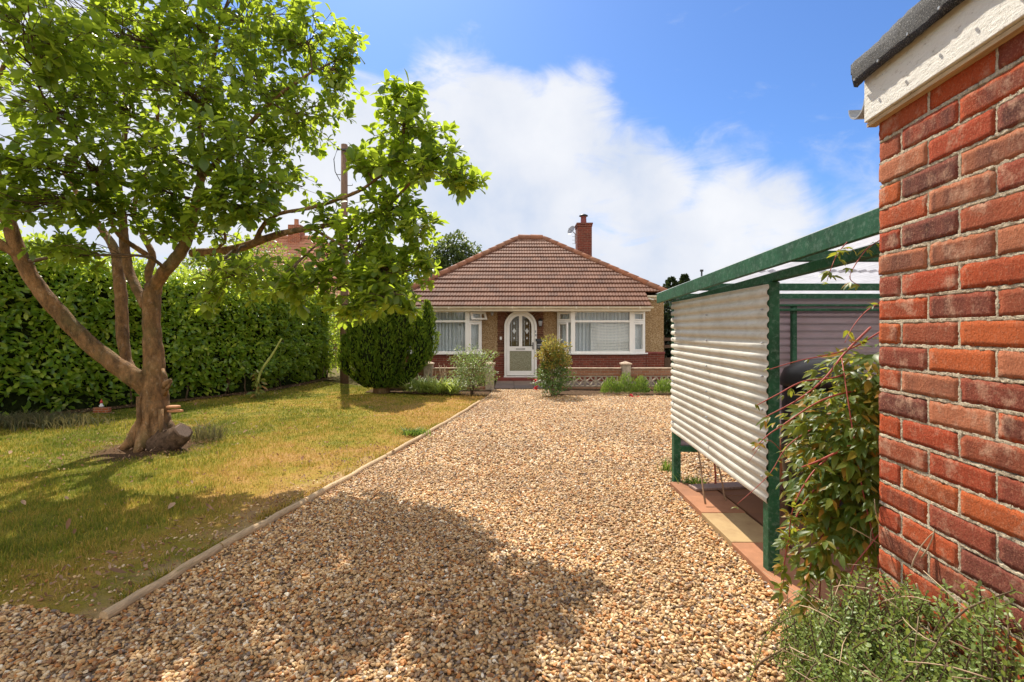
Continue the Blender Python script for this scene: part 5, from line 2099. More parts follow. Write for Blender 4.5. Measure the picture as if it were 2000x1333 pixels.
M['drygrass'] = leafmat('dry_long_grass', [(0, (.05, .075, .018)), (.6, (.1, .1, .035)), (1, (.26, .18, .09))], (.3, .25, .1), .3)
gq = G(70, 832)
grassclump('rough_grass', 'rough clump of long dull grass at the foot of the hedge', 'grass clump', (gq.x, gq.y), (.9, .4), 1500, .24, M['drygrass'], .006, .95)
gq = G(372, 858)
grassclump('dry_grass_tuft', 'straw coloured grass tuft beside the sawn tree stump', 'grass tuft', (gq.x + .25, gq.y), (.3, .2), 260, .28, M['drygrass'], .004, .9)
gq = G(812, 849)
grassclump('green_weed', 'small bright green weed growing in the lawn beside the edging', 'weed', (gq.x, gq.y), (.2, .12), 260, .1, M['fern'], .008, 1.0)
gq = G(1303, 921)
grassclump('green_weed', 'wispy green weed in the gravel beside the far carport post', 'weed', (gq.x, gq.y), (.07, .07), 50, .16, M['fern'], .005, .6)
gq = G(1362, 957)
grassclump('green_weed', 'low green weed growing between the plank and the far carport post', 'weed', (gq.x, gq.y + .1), (.12, .05), 90, .12, M['fern'], .006, .8)
# leaning seed stem
sx = G(502, 778)
ms = thing('leaning_seed_stem', 'tall pale flower stem leaning in front of the hedge', 'plant', (sx.x, sx.y, 0))
mb = MB()
Ys = sx.y
pa, pb2, pc2 = P(500, 776, Ys), P(508, 730, Ys), P(550, 662, Ys)
path = smooth_path([(pa.x, pa.y, pa.z, .03), (pb2.x, pb2.y, pb2.z, .028), (*P(530, 696, Ys), .024), (pc2.x, pc2.y, pc2.z, .016)], 6)
mb.tube([p[:3] for p in path], [float(p[3]) for p in path], 8, jit=.35)
mb.build('stem', M['yellowgreen'] if False else simple('pale_green_stem', (.32, .34, .1), .8, .2, .2), ms, smooth=True, off=(sx.x, sx.y, 0))
n_ = 60
f = Foliage()
pz = RG.uniform(0, .7, n_)
f.add(*leaves(np.stack([RG.normal(0, .06, n_), RG.normal(0, .05, n_), pz], -1), rdir(n_, -.6, .3), rdir(n_, .4, 1), RG.uniform(.1, .2, n_), RG.uniform(.04, .07, n_), .4))
f.build('leaf', M['photinia'], ms)
# small red and white ornament at the hedge foot
oq = G(198, 806)
osc = .62
orn = thing('garden_ornament', 'small red and white ornament on a brick at the hedge foot', 'ornament', (oq.x, oq.y, 0))
mb = MB()
mb.box(-.22, .26, -.07, .08, -.01, .16)
mb.build('brick_base', M['gbrick'], orn, bevel=.008)
mb = MB()
mb.lathe([(.03, .165), (.06, .18), (.065, .22), (.035, .26), (.03, .3)], (0, 0, 0), 12)
mb.build('white_body', M['upvc'], orn, smooth=True)
mb = MB()
mb.lathe([(.05, .3), (.04, .34), (.012, .41), (.002, .43)], (0, 0, 0), 12)
mb.build('red_cap', M['redpaint'], orn, smooth=True)
orn.scale = (.62, .62, .62)

# ================================================================ CONIFER
KX, KY = -3.42, 13.15
con = thing('upright_conifer', 'dense dark green upright conifer with fluted columns beside the telegraph pole', 'conifer', (KX, KY, 0))
OKc = (KX, KY, 0)
fo = Foliage()
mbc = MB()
plumes = []
for k in range(9):
    a = 2 * PI * k / 9 + .2
    plumes.append((.63 * math.cos(a) * random.uniform(.85, 1.1), .56 * math.sin(a) * random.uniform(.9, 1.1), random.uniform(.22, .33), random.uniform(2.1, 3.4)))
for k in range(5):
    a = 2 * PI * k / 5
    plumes.append((.26 * math.cos(a), .24 * math.sin(a), .36, random.uniform(3.5, 4.1)))
plumes.append((1.16, .2, .27, 2.4))
plumes.append((1.0, -.1, .26, 2.0))      # the thin separate spire
plumes.append((-.95, -.05, .16, 1.5))
for (px_, py_, pr_, ph_) in plumes:
    n_ = int(5200 * pr_ / .42 * ph_ / 3)
    zt_ = RG.uniform(.0, 1, n_) ** .85
    a = RG.uniform(0, 2 * PI, n_)
    z = .12 + zt_ * (ph_ - .12)
    prof_ = np.interp(zt_, [0, .08, .3, .55, .8, .93, 1], [.3, .6, .95, 1.0, .7, .34, .03])
    ext = np.interp(zt_, [0, .15, .4, 1], [.34, .62, .98, 1.0])      # plumes spring from a narrow foot
    r_ = pr_ * prof_ * (1 + .36 * lumps(np.stack([np.cos(a) * 1.2, np.sin(a) * 1.2, z * 2.5], -1), 2.3, px_ * 9) + .2 * lumps(np.stack([np.cos(a) * 2, np.sin(a) * 2, z * 5], -1), 3.1, py_ * 9)) * RG.uniform(.84, 1.03, n_)
    p = np.stack([KX + px_ * ext + r_ * np.cos(a), KY + py_ * ext + r_ * np.sin(a), z], -1)
    out = np.stack([np.cos(a), np.sin(a), 0 * a], -1)
    d = unit(out * .42 + np.array([0, 0, .95]) + RG.normal(0, .28, (n_, 3)))
    nn = unit(out + RG.normal(0, .4, (n_, 3)))
    s_ = RG.uniform(.05, .11, n_)
    fo.add(*leaves(p, d, nn, s_, s_ * .36, -.1, .5))
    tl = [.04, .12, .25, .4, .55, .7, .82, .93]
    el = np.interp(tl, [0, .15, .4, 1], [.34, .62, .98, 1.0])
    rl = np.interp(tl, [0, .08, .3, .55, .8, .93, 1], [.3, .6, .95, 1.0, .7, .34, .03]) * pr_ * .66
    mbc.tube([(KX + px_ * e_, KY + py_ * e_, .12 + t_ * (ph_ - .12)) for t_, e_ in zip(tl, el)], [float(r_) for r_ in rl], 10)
fo.build('crown', M['conifer'], con, OKc)
mbc.build('dark_core', M['core'], con, off=OKc, smooth=True)  # dark tubes that paint shade between the plumes
mb = MB()
mb.tube([(KX, KY, -.05), (KX, KY, .6)], [.22, .16], 12, jit=.2)
mb.build('trunk', M['bark'], con, smooth=True, off=OKc)

# telegraph pole
TY = 16.1
tx = XU(672.5, TY)
tp = thing('telegraph_pole', 'tall weathered wooden telegraph pole behind the upright conifer', 'telegraph pole', (tx, TY, 0))
mb = MB()
mb.tube([(0, 0, -.1), (0, 0, 3), (0, 0, ZV(283, TY))], [.135, .118, .1], 14)
mb.build('pole', M['pole'], tp, smooth=True)
for z, s in ((5.6, 1), (5.95, -1), (6.3, 1), (6.65, -1)):
    mb = MB()
    mb.tube([(.08 * s, 0, z), (.26 * s, 0, z), (.26 * s, 0, z + .05)], .012, 6)
    mb.build('step_iron', M['iron'], tp)
mb = MB()
zt_ = ZV(283, TY)
mb.box(-.2, .2, -.13, -.1, zt_ - .22, zt_ - .17)
for s in (-1, 1):
    mb.lathe([(.02, -.17), (.035, -.15), (.03, -.12), (.035, -.1), (.01, -.08)], (.17 * s, -.115, zt_), 8)
mb.tube([(-.17, -.11, zt_ - .15), (-.3, -.1, zt_ - .5), (-.26, -.1, zt_ - .9), (-.1, -.1, zt_ - 1.2)], .014, 6)
mb.build('insulator_bracket', M['iron'], tp)

# crumbs of dry leaf and twig over the turf
n_ = 40000
x = RG.uniform(-11, 0, n_)
y = RG.uniform(2.5, 16, n_)
dt = np.hypot(x - TB.x, y - TB.y)
ex = np.interp(y, [e[1] for e in edge_line], [e[0] for e in edge_line])
hx = np.interp(y, hp[:, 1], hp[:, 0])
pr = .1 + .9 * np.exp(-(dt / .9) ** 2) + 1.0 * np.exp(-((ex - x) / .6) ** 2) * (y < 7) + .6 * np.exp(-((x - hx) / .5) ** 2) + .5 * (y < 3.2)
kp = in_poly(x, y, lawn_poly) & (RG.random(n_) < pr) & (dt > .36) & (np.abs(x) < y * 1.05)
x, y = x[kp], y[kp]
n_ = len(x)
a = RG.uniform(0, 2 * PI, n_)
d = np.stack([np.cos(a), np.sin(a), RG.uniform(-.1, .5, n_)], -1)
sz = RG.uniform(.018, .05, n_)
gx = RG.uniform(-2.2, 1.4, 260)
gy = 2.2 + 9 * RG.random(260) ** 1.4
ge = np.interp(gy, [e[1] for e in edge_line], [e[0] for e in edge_line])
kp = (gx > ge + .05) & (RG.random(260) < .25 + .75 * np.exp(-(gx - ge) / .8))
x, y = np.concatenate([x, gx[kp]]), np.concatenate([y, gy[kp]])
n_ = len(x)
a = RG.uniform(0, 2 * PI, n_)
d = np.stack([np.cos(a), np.sin(a), RG.uniform(-.1, .5, n_)], -1)
sz = RG.uniform(.018, .05, n_)
f = Foliage()
f.add(*leaves(np.stack([x, y, RG.uniform(.006, .03, n_)], -1), d, unit(RG.normal(0, .4, (n_, 3)) + np.array([0, 0, 1])), sz, sz * RG.uniform(.15, .6, n_), -.3, .4))
tag(f.build('leaf_litter', M['dryleaf']), kind='stuff')
# ================================================================ SHRUBS AND BORDER PLANTS
def stems(mb, c, n_, h, spread, r_=.008, z0=0.0):
    for _ in range(n_):
        a = random.uniform(0, 6.28)
        q = Vector((c[0] + spread * math.cos(a) * random.uniform(.3, 1), c[1] + spread * math.sin(a) * random.uniform(.3, 1), h * random.uniform(.6, 1)))
        pts, rd = crook((c[0] + random.gauss(0, .04), c[1] + random.gauss(0, .04), z0), q, r_, r_ * .4, 5, .07)
        mb.tube(pts, rd, 5)


def shoot_leaves(f, c, k, h, spread, size):
    """loose leafy shoots that break a shrub's outline"""
    for _ in range(k):
        a = random.uniform(0, 6.28)
        b = Vector(c) + Vector((math.cos(a), math.sin(a), 0)) * spread * random.uniform(.3, 1)
        d = Vector((math.cos(a) * random.uniform(.1, 1.2), math.sin(a) * random.uniform(.1, 1.2), random.uniform(.4, 1.2))).normalized()
        m_ = int(h / .028)
        t = np.arange(m_) / m_
        p = np.array(b)[None] + np.array(d)[None] * (t * h)[:, None] + np.array([0, 0, -.12])[None] * (t ** 2)[:, None]
        f.add(*leaves(p, unit(np.array(d)[None] * .6 + RG.normal(0, .7, (m_, 3))), unit(RG.normal(0, .5, (m_, 3)) + np.array([0, 0, 1])), RG.uniform(.7, 1.3, m_) * size, RG.uniform(.7, 1.3, m_) * size * .45, .2))


# variegated shrub by the path
vs0 = (XU(922, 12.75), 12.75)
sh = thing('variegated_shrub', 'cream variegated shrub at the end of the lawn edging', 'shrub', (*vs0, 0))
O_ = (*vs0, 0)
f = Foliage()
n_ = 3000
d = rdir(n_, -.7, 1)
rr_ = RG.uniform(.15, 1.1, n_) ** .5 * (1 + .45 * lumps(d, 3.4, 1.0))
p = np.stack([d[:, 0] * .55, d[:, 1] * .5, .6 + d[:, 2] * .6], -1) * 1.0
p[:, :2] *= rr_[:, None]
p[:, 2] = .6 + (p[:, 2] - .6) * rr_
k = p[:, 2] > .03
f.add(*leaves(p[k], unit(d[k] + RG.normal(0, .6, (k.sum(), 3))), unit(RG.normal(0, .5, (k.sum(), 3)) + np.array([0, 0, 1])), RG.uniform(.035, .07, k.sum()), RG.uniform(.018, .03, k.sum()), .2))
shoot_leaves(f, (0, 0, .7), 22, .6, .4, .045)
f.build('foliage', M['varieg'], sh)
mb = MB()
stems(mb, (0, 0), 12, 1.25, .35)
stems(mb, (0, 0), 3, 1.6, .2, .005)
mb.build('stem', M['twig'], sh, smooth=True)

# bronze leaved shrub with climbing rose in front of the door
ps0 = (XU(1080, 12.6), 12.6)
sh = thing('bronze_shrub', 'shrub with bronze new leaves above greener growth beside the front path', 'shrub', (*ps0, 0))
n_ = 2600
d = rdir(n_, -.8, 1)
rr_ = RG.uniform(.15, 1.15, n_) ** .5 * (1 + .5 * lumps(d, 3.3, 2.0))
p = np.stack([d[:, 0] * .38, d[:, 1] * .36, d[:, 2] * .42], -1) * rr_[:, None] + np.array([.0, 0, .98])
f = Foliage()
f.add(*leaves(p, unit(d + RG.normal(0, .6, (n_, 3)) + np.array([0, 0, .4])), unit(RG.normal(0, .5, (n_, 3)) + np.array([0, 0, .8])), RG.uniform(.05, .085, n_), RG.uniform(.022, .036, n_), .2))
shoot_leaves(f, (0, 0, .9), 16, .45, .2, .06)
f.build('bronze_foliage', M['photinia'], sh)
n_ = 2400
d = rdir(n_, -.9, 1)
rr_ = RG.uniform(.15, 1.1, n_) ** .5 * (1 + .45 * lumps(d, 3.0, 5.0))
p = np.stack([d[:, 0] * .46, d[:, 1] * .4, d[:, 2] * .5], -1) * rr_[:, None] + np.array([.02, 0, .5])
k = p[:, 2] > .02
f = Foliage()
f.add(*leaves(p[k], unit(d[k] + RG.normal(0, .6, (k.sum(), 3))), unit(RG.normal(0, .5, (k.sum(), 3)) + np.array([0, 0, .9])), RG.uniform(.04, .075, k.sum()), RG.uniform(.025, .04, k.sum()), .2))
f.build('green_foliage', M['rose'], sh)
mb = MB()
stems(mb, (0, 0), 10, 1.2, .25)
mb.build('stem', M['twig'], sh, smooth=True)


def flowers(name, label, pts, r_, group, mat='petal'):
    for i, q in enumerate(pts):
        n_ = 14
        d = rdir(n_, -.2, 1)
        f = Foliage()
        f.add(*leaves(np.zeros((n_, 3)), d, unit(d + np.array([0, 0, .8])), r_, r_ * .9, .3, .2))
        o = np_mesh(name, np.vstack(f.V), np.vstack(f.F), M[mat], None, False, {'rnd': np.concatenate(f.r)})
        o.location = q
        tag(o, label, 'flower', group)


flowers('red_rose', 'red rose bloom on the path side of the bronze shrub', [P(1046, 744, 12.3), P(1048, 757, 12.25), P(1046, 760, 12.2)], .06, 'red roses beside the path')
flowers('red_bloom', 'red bloom low in the border below the pierced wall', [P(1236, 777, 12.35), P(1242, 781, 12.35), P(1228, 783, 12.3), P(1246, 778, 12.4), P(1233, 774, 12.5)], .07, 'red blooms in the border')

# strap-leaved plants left of the path
dq = (XU(855, 13.1), 13.1)
sh = thing('daylily_clump', 'clump of bright strap leaved plants in front of the garden wall', 'border plant', (*dq, 0))
f = Foliage()
for cx_, cy_, k in ((-.75, .1, 60), (-.4, -.1, 80), (-.1, .15, 70), (.2, -.15, 80), (.45, -.3, 70), (.0, -.25, 70)):
    n_ = k
    a = RG.uniform(0, 2 * PI, n_)
    out = np.stack([np.cos(a), np.sin(a), RG.uniform(.6, 2.2, n_)], -1)
    base = np.stack([cx_ + RG.normal(0, .07, n_), cy_ + RG.normal(0, .07, n_), np.full(n_, .01)], -1)
    f.add(*leaves(base, unit(out), unit(np.stack([-np.cos(a) * .6, -np.sin(a) * .6, np.ones(n_)], -1)), RG.uniform(.35, .66, n_), RG.uniform(.03, .045, n_), RG.uniform(.2, .55, n_), .3, (1, .8)))
f.build('strap_leaves', M['daylily'], sh)
mb = MB()
for _ in range(9):
    x, y = random.uniform(-.6, .5), random.uniform(-.2, .2)
    mb.tube([(x, y, 0), (x + random.uniform(-.05, .08), y, .4), (x + random.uniform(-.1, .15), y, random.uniform(.6, .8))], [.008, .007, .006], 5)
mb.build('flower_stalk', M['drystem'], sh, smooth=True)

# feathery green plants on the right border
for (u, v, w_, h_, lab) in ((1193, 770, .24, .36, 'feathery green border plant below the wall, next to the bronze shrub'),
                            (1222, 768, .22, .5, 'tallest feathery green border plant, in front of the wall pillar'),
                            (1252, 770, .2, .4, 'feathery green border plant just behind the red blooms'),
                            (1297, 778, .26, .34, 'bushy green border plant beside the cream corrugated panel')):
    Y = 12.9
    x = XU(u, Y)
    n_ = 650
    d = rdir(n_, -.1, 1)
    q = RG.uniform(.15, 1, n_) ** .5
    f = Foliage()
    p = np.stack([d[:, 0] * w_ * q, d[:, 1] * w_ * q * .8, np.abs(d[:, 2]) * h_ * q + .02], -1)
    f.add(*leaves(p, unit(d * .6 + np.array([0, 0, .9]) + RG.normal(0, .3, (n_, 3))), unit(RG.normal(0, 1, (n_, 3))), RG.uniform(.08, .15, n_), .014, .15))
    o = np_mesh('feathery_plant', np.vstack(f.V), np.vstack(f.F), M['fern'], None, False, {'rnd': np.concatenate(f.r)})
    o.location = (x, Y, 0)
    tag(o, lab, 'border plant', 'green plants in the border below the wall')

# ================================================================ VINE AT THE GARAGE CORNER
VB = (1.55, 1.95, 0)
vin = thing('climbing_vine', 'leafy climbing vine with long red stems at the garage corner', 'vine', VB)
vm = MB()
vf = Foliage()
trip_p, trip_d, trip_n, trip_s = [], [], [], []


def tri_leaf(p, d, size):
    d = Vector(d).normalized()
    up = Vector((random.gauss(0, .3), random.gauss(0, .3) - .2, 1)).normalized()
    sd = d.cross(up).normalized()
    for k in (-1, 0, 1):
        q = (d + sd * k * .9 + Vector((0, 0, random.uniform(-.35, .0)))).normalized()
        trip_p.append(tuple(p))
        trip_d.append(tuple(q))
        trip_n.append(tuple(up + Vector((random.gauss(0, .2), random.gauss(0, .2), 0))))
        trip_s.append(size * (1.1 if k == 0 else .85) * random.uniform(.8, 1.15))


# dense mass: several lobes, given in metres
lobes = [(P(1672, 765, 2.1), .14, .25, .12, 190), (P(1640, 850, 2.05), .18, .26, .14, 290), (P(1650, 930, 2.02), .17, .24, .14, 290), (P(1660, 1005, 1.98), .13, .22, .12, 200), (P(1600, 900, 2.1), .1, .18, .14, 80), (P(1685, 850, 1.95), .12, .16, .2, 150), (P(1690, 715, 2.0), .1, .15, .07, 70), (P(1610, 1060, 1.95), .1, .15, .1, 70), (P(1690, 960, 1.9), .1, .14, .16, 120)]
for c, rx, ry, rz, k in lobes:
    for _ in range(k):
        d = Vector(rdir(1)[0])
        q = random.uniform(.2, 1.05) ** .6
        p = c + Vector((d.x * rx, d.y * ry, d.z * rz * 1.4)) * q * (1 + .35 * float(lumps(np.array(d), 3.0, c.z * 5)))
        w_ = (p - P0).dot(wn)
        if w_ > -.02 and (p - P0).dot(wd_) < 0.02:      # keep out of the brickwork
            continue
        tri_leaf(p, (d.x - .3, d.y - .5, d.z * .4 - .1), random.uniform(.04, .07))
# stems
def vstem(pts, r_, leaf=0, size=.05):
    q = smooth_path([(*p, r_) for p in pts], 6)
    m_ = len(q)
    vm.tube([tuple(p[:3]) for p in q], [r_ * (1 - .6 * i / m_) for i in range(m_)], 6)
    for _ in range(leaf):
        i = random.randrange(2, m_)
        p = Vector(q[i][:3])
        tri_leaf(p + Vector((random.gauss(0, .008), random.gauss(0, .008), random.gauss(0, .008))), (random.gauss(0, 1) - .4, random.gauss(0, .5) - .3, random.gauss(0, .5)), size * random.uniform(.6, 1.1))


vstem([P(1720, 648, 2.1), P(1665, 680, 2.05), P(1610, 695, 2.0), P(1560, 705, 1.98), P(1502, 722, 1.95)], .0035, 3, .03)
vstem([P(1690, 700, 2.1), P(1640, 735, 2.0), P(1570, 745, 1.95), P(1520, 770, 1.93), P(1478, 792, 1.9)], .004, 6, .035)
vstem([P(1700, 640, 2.1), P(1650, 690, 2.0), P(1610, 740, 1.95), P(1560, 780, 1.92), P(1495, 815, 1.9)], .005, 8, .04)
vstem([P(1700, 760, 2.0), P(1640, 770, 1.95), P(1590, 790, 1.92), P(1530, 830, 1.9), P(1500, 850, 1.9), P(1470, 880, 1.88)], .004, 7, .04)
vstem([P(1720, 590, 2.2), P(1690, 610, 2.15), P(1665, 640, 2.1), P(1650, 670, 2.05)], .003, 4, .05)
vstem([P(1718, 430, 2.35), P(1680, 450, 2.3), P(1640, 490, 2.25), P(1625, 520, 2.2), P(1615, 550, 2.2)], .003, 12, .05)
vstem([P(1718, 470, 2.3), P(1690, 490, 2.25), P(1660, 540, 2.2), P(1680, 560, 2.2)], .003, 8, .05)
vstem([P(1720, 830, 1.95), P(1660, 870, 1.9), P(1600, 900, 1.88), P(1560, 915, 1.86)], .006, 8, .05)
vstem([P(1640, 880, 2.0), P(1590, 920, 1.9), P(1550, 990, 1.88), P(1540, 1060, 1.9)], .004, 26, .055)
vstem([P(1620, 920, 2.0), P(1560, 1000, 1.95), P(1535, 1080, 1.92), P(1530, 1150, 1.9)], .004, 28, .055)
vstem([P(1650, 960, 2.0), P(1600, 1060, 1.95), P(1580, 1120, 1.9), P(1570, 1200, 1.9)], .004, 28, .06)
vstem([P(1600, 830, 2.1), P(1540, 870, 2.0), P(1500, 930, 1.96), P(1440, 985, 1.95)], .0025, 6, .03)
vstem([P(1540, 900, 2.0), P(1500, 860, 1.96), P(1460, 905, 1.94)], .0015, 1, .02)
for _ in range(8):
    c = random.choice(lobes)[0]
    a = Vector((1.42 + random.uniform(-.05, .2), 1.95 + random.uniform(-.05, .2), .03))
    pts, rd = crook(a, c + Vector((random.gauss(0, .08), random.gauss(0, .1), random.gauss(0, .08))), .004, .002, 6, .1)
    vm.tube(pts, rd, 6)
n_ = len(trip_p)
s_ = np.array(trip_s)
vf.add(*leaves(np.array(trip_p), np.array(trip_d), np.array(trip_n), s_, s_ * .36, RG.uniform(.15, .55, n_), .25, (1.0, .66)))
vf.build('leaves', M['vine'], vin, VB)
vm.build('red_stems', M['redstem'], vin, smooth=True, off=VB)

# ================================================================ LOW SHRUB BY THE GARAGE WALL
SB = (1.1, 1.5, 0)
low = thing('low_shrub', 'sprawling small leaved shrub with dry twigs at the foot of the garage wall', 'shrub', SB)
lm = MB()
dm = MB()
ps_, ds_, ns_, ls_ = [], [], [], []
# upright leafy shoots: where they end, in reference pixels with distance
tips = []
rng = random.Random(5)
def wall_clear(p):
    return (p - P0).dot(wn) > .02 or (p - P0).dot(wd_) > .03


for _ in range(1050):
    t = rng.random()
    Y = 2.12 - 1.15 * t ** .8 + rng.uniform(-.12, .1)
    xw = 1.222 + (Y - 1.664) * .0848
    wide = .2 + .2 * t
    o = rng.uniform(.03, 1) ** .8 * wide
    x = xw - o
    hmax = .74 + .3 * t - 1.3 * max(0, o - .12) - .35 * max(0, .45 - t)
    z = hmax * rng.uniform(.3, 1.0) ** .6
    if Y > 1.68:
        x += rng.uniform(0, .22)
        z *= .9
    p = Vector((x, Y, max(.06, z)))
    if wall_clear(p):
        tips.append(p)
for p in tips:
    ln = rng.uniform(.12, .3)
    lean = Vector((rng.gauss(-.15, .45), rng.gauss(0, .45), 1)).normalized()
    a = p - lean * ln
    pts, rd = crook(a, p, .003, .0015, 4, .05)
    lm.tube(pts, rd, 4)
    k = int(ln / .0105)
    for i in range(k):
        q = Vector(pts[0]).lerp(Vector(pts[-1]), (i + .5) / k)
        s = lean.orthogonal().normalized()
        tt = lean.cross(s)
        for w_ in (0, PI):
            an = i * PI / 2 + w_ + rng.uniform(-.3, .3)
            d = (s * math.cos(an) + tt * math.sin(an)) * .8 + lean * .7
            ps_.append(tuple(q))
            ds_.append(tuple(d))
            ns_.append(tuple(lean + Vector((rng.gauss(0, .2), rng.gauss(0, .2), .2))))
            ls_.append(rng.uniform(.013, .023) * (1.15 - .5 * abs(i / k - .5)))
n_ = len(ps_)
f = Foliage()
f.add(*leaves(np.array(ps_), np.array(ds_), np.array(ns_), np.array(ls_), np.array(ls_) * .42, .15, .2))
f.build('foliage', M['hebe'], low, SB)
for _ in range(45):       # woody framework
    p = rng.choice(tips)
    a = Vector((1.15 + rng.uniform(-.12, .03) + (p.y - 1.66) * .085, p.y + rng.uniform(-.15, .15), .02))
    if not wall_clear(a):
        a += wn * .1
    pts, rd = crook(a, p - Vector((0, 0, .12)), .006, .003, 5, .1)
    lm.tube(pts, rd, 5)
lm.build('stem', M['twig'], low, smooth=True, off=SB)
for a, b, Y in (((1745, 1090), (1660, 1030), 1.75), ((1740, 1118), (1655, 1102), 1.75), ((1735, 1095), (1708, 975), 1.72), ((1700, 1065), (1706, 1022), 1.8), ((1780, 1110), (1830, 1035), 1.45),
                ((1790, 1140), (1826, 1200), 1.45), ((1735, 1165), (1768, 1135), 1.6), ((1670, 1222), (1635, 1160), 1.85), ((1665, 1200), (1600, 1170), 1.9), ((1740, 1270), (1650, 1255), 1.7),
                ((1710, 1240), (1640, 1213), 1.75), ((1855, 1280), (1800, 1275), 1.4), ((1960, 1340), (1890, 1270), 1.2), ((1800, 1090), (1830, 1000), 1.45)):
    p, q = P(*a, Y), P(*b, Y - .03)
    pts, rd = crook(p, q, .0026, .0012, 5, .05)
    dm.tube(pts, rd, 5)
for _ in range(60):
    p = rng.choice(tips)
    q = p + Vector((rng.gauss(-.03, .08), rng.gauss(0, .08), rng.uniform(-.02, .1)))
    if wall_clear(q):
        pts, rd = crook(p - (q - p) * .8, q, .002, .0011, 4, .07)
        dm.tube(pts, rd, 4)
dm.build('dry_twigs', M['drystem'], low, smooth=True, off=SB)

# ================================================================ FALLEN LEAVES
fl_px = [(475, 850), (398, 813), (452, 832), (436, 812), (505, 828), (18, 892), (122, 903), (500, 862), (640, 870), (695, 872), (745, 872), (575, 842), (618, 840), (225, 935), (420, 1005), (328, 1002), (50, 993), (130, 1043), (380, 795), (590, 905), (360, 870), (232, 1090), (250, 1128), (770, 885)]
for i, (u, v) in enumerate(fl_px):
    q = G(u, v)
    d = np.array([[random.gauss(0, 1), random.gauss(0, 1), .1]])
    V, F, r = leaves(np.zeros((3, 3)) + np.array([0, 0, .02]), np.repeat(d, 3, 0) + RG.normal(0, .12, (3, 3)) * np.array([1, 1, .3]), np.array([[random.gauss(0, .3), random.gauss(0, .3), 1]] * 3),
                     random.uniform(.07, .12), random.uniform(.035, .055), -.35, .5)
    V, F, r = V[:8], F[:8], np.full(8, random.random())
    o = np_mesh('fallen_leaf', V, F, M['dryleaf'], None, False, {'rnd': r})
    o.location = (q.x, q.y, .01)
    tag(o, 'curled dry brown leaf lying on shaded grass under the magnolia' if v > 885 else 'curled dry brown leaf lying on sunlit grass beyond the magnolia shade', 'fallen leaf', 'dry leaves in the magnolia shade' if v > 885 else 'dry leaves on the sunlit lawn')

# ================================================================ BEYOND THE GARDEN
def far_tree(name, label, x, y, h, rad, lobes_, mat, n_, leaf, trunk=.2, group=None):
    t = thing(name, label, 'tree', (x, y, 0), 0, group)
    f = Foliage()
    for (lx, ly, lz, lr) in lobes_:
        k = int(n_ * lr ** 2)
        d = rdir(k)
        q = RG.uniform(.2, 1, k) ** .42 * (1 + .35 * lumps(d, 2.8, lx * 7 + lz))
        p = d * q[:, None] * lr * rad + np.array([lx * rad, ly * rad, lz])
        f.add(*leaves(p, unit(d + RG.normal(0, .6, (k, 3))), unit(RG.normal(0, .6, (k, 3)) + np.array([0, 0, .8])), RG.uniform(.7, 1.3, k) * leaf, RG.uniform(.4, .7, k) * leaf, .2))
    f.build('crown', mat, t)
    mb = MB()
    mb.tube([(0, 0, -.1), (.05, 0, h * .4), (0, .05, h * .7)], [trunk, trunk * .8, trunk * .4], 9)
    for (lx, ly, lz, lr) in lobes_:
        pts, rd = crook((0, 0, h * .35), (lx * rad, ly * rad, lz), trunk * .4, trunk * .12, 5, .06)
        mb.tube(pts, rd, 6)
    mb.build('trunk', M['twig'], t, smooth=True)
    return t


Y = 29.0
far_tree('garden_tree', 'loose rounded green tree showing over the bungalow roof', XU(886, Y), Y, 6.5, 1.7,
         [(0, 0, ZV(520, Y), .62), (-.5, 0, ZV(530, Y), .55), (.45, 0, ZV(520, Y), .5), (.05, 0, ZV(480, Y), .45), (-.3, .2, ZV(490, Y), .45), (.55, 0, ZV(495, Y), .34), (-.75, 0, ZV(500, Y), .35), (0, 0, ZV(570, Y), .7), (-.8, 0, ZV(560, Y), .6)], M['farleaf'], 2600, .2)
for u, vt, hw, lab in ((1311, 545, 15, 'broader small dark conifer showing above the roof corner'), (1337, 539, 10, 'narrower small dark conifer just above the carport roof edge')):
    Y = 31.0
    t = thing('far_conifer', lab, 'conifer', (XU(u, Y), Y, 0), 0, 'dark conifers beyond the bungalow')
    top = ZV(vt, Y)
    n_ = 2200
    zz = RG.uniform(.3, 1, n_)
    a = RG.uniform(0, 2 * PI, n_)
    rr_ = hw / FOC * Y * np.interp(zz, [.3, .8, .92, 1], [1.5, 1.0, .65, .1]) * RG.uniform(.4, 1.1, n_)
    p = np.stack([rr_ * np.cos(a), rr_ * np.sin(a), zz * top], -1)
    f = Foliage()
    f.add(*leaves(p, unit(np.stack([np.cos(a), np.sin(a), 0 * a + .8], -1) + RG.normal(0, .3, (n_, 3))), rdir(n_), .22, .09, .1))
    f.build('crown', M['darkfir'], t)
    mb = MB()
    mb.tube([(0, 0, -.1), (0, 0, top * .8)], [.16, .05], 8)
    mb.build('trunk', M['twig'], t)
mb = MB()
Y = 33.0
mb.tube([(0, 0, -.1), (0, 0, ZV(527, Y))], [.07, .055], 8)
mb.box(-.1, .1, -.04, .04, ZV(528, Y) - .1, ZV(527, Y))
o = tag(mb.build('distant_mast', M['iron'], None), 'thin dark mast standing up beyond the carport roof', 'mast')
o.location = (XU(1370.5, Y), Y, 0)
# yellow-green bush behind the hedge
Y = 15.0
far_tree('garden_tree', 'bright yellow green bush standing behind the hedge', XU(455, Y), Y, 3.6, 1.5,
         [(0, 0, ZV(540, Y), .7), (.7, 0, ZV(530, Y), .55), (-.7, 0, ZV(550, Y), .6), (.3, 0, ZV(500, Y), .45), (1.1, .1, ZV(550, Y), .55), (-.4, 0, 1.6, .8), (.5, 0, 1.5, .8)], M['yellowgreen'], 2200, .12, .1)
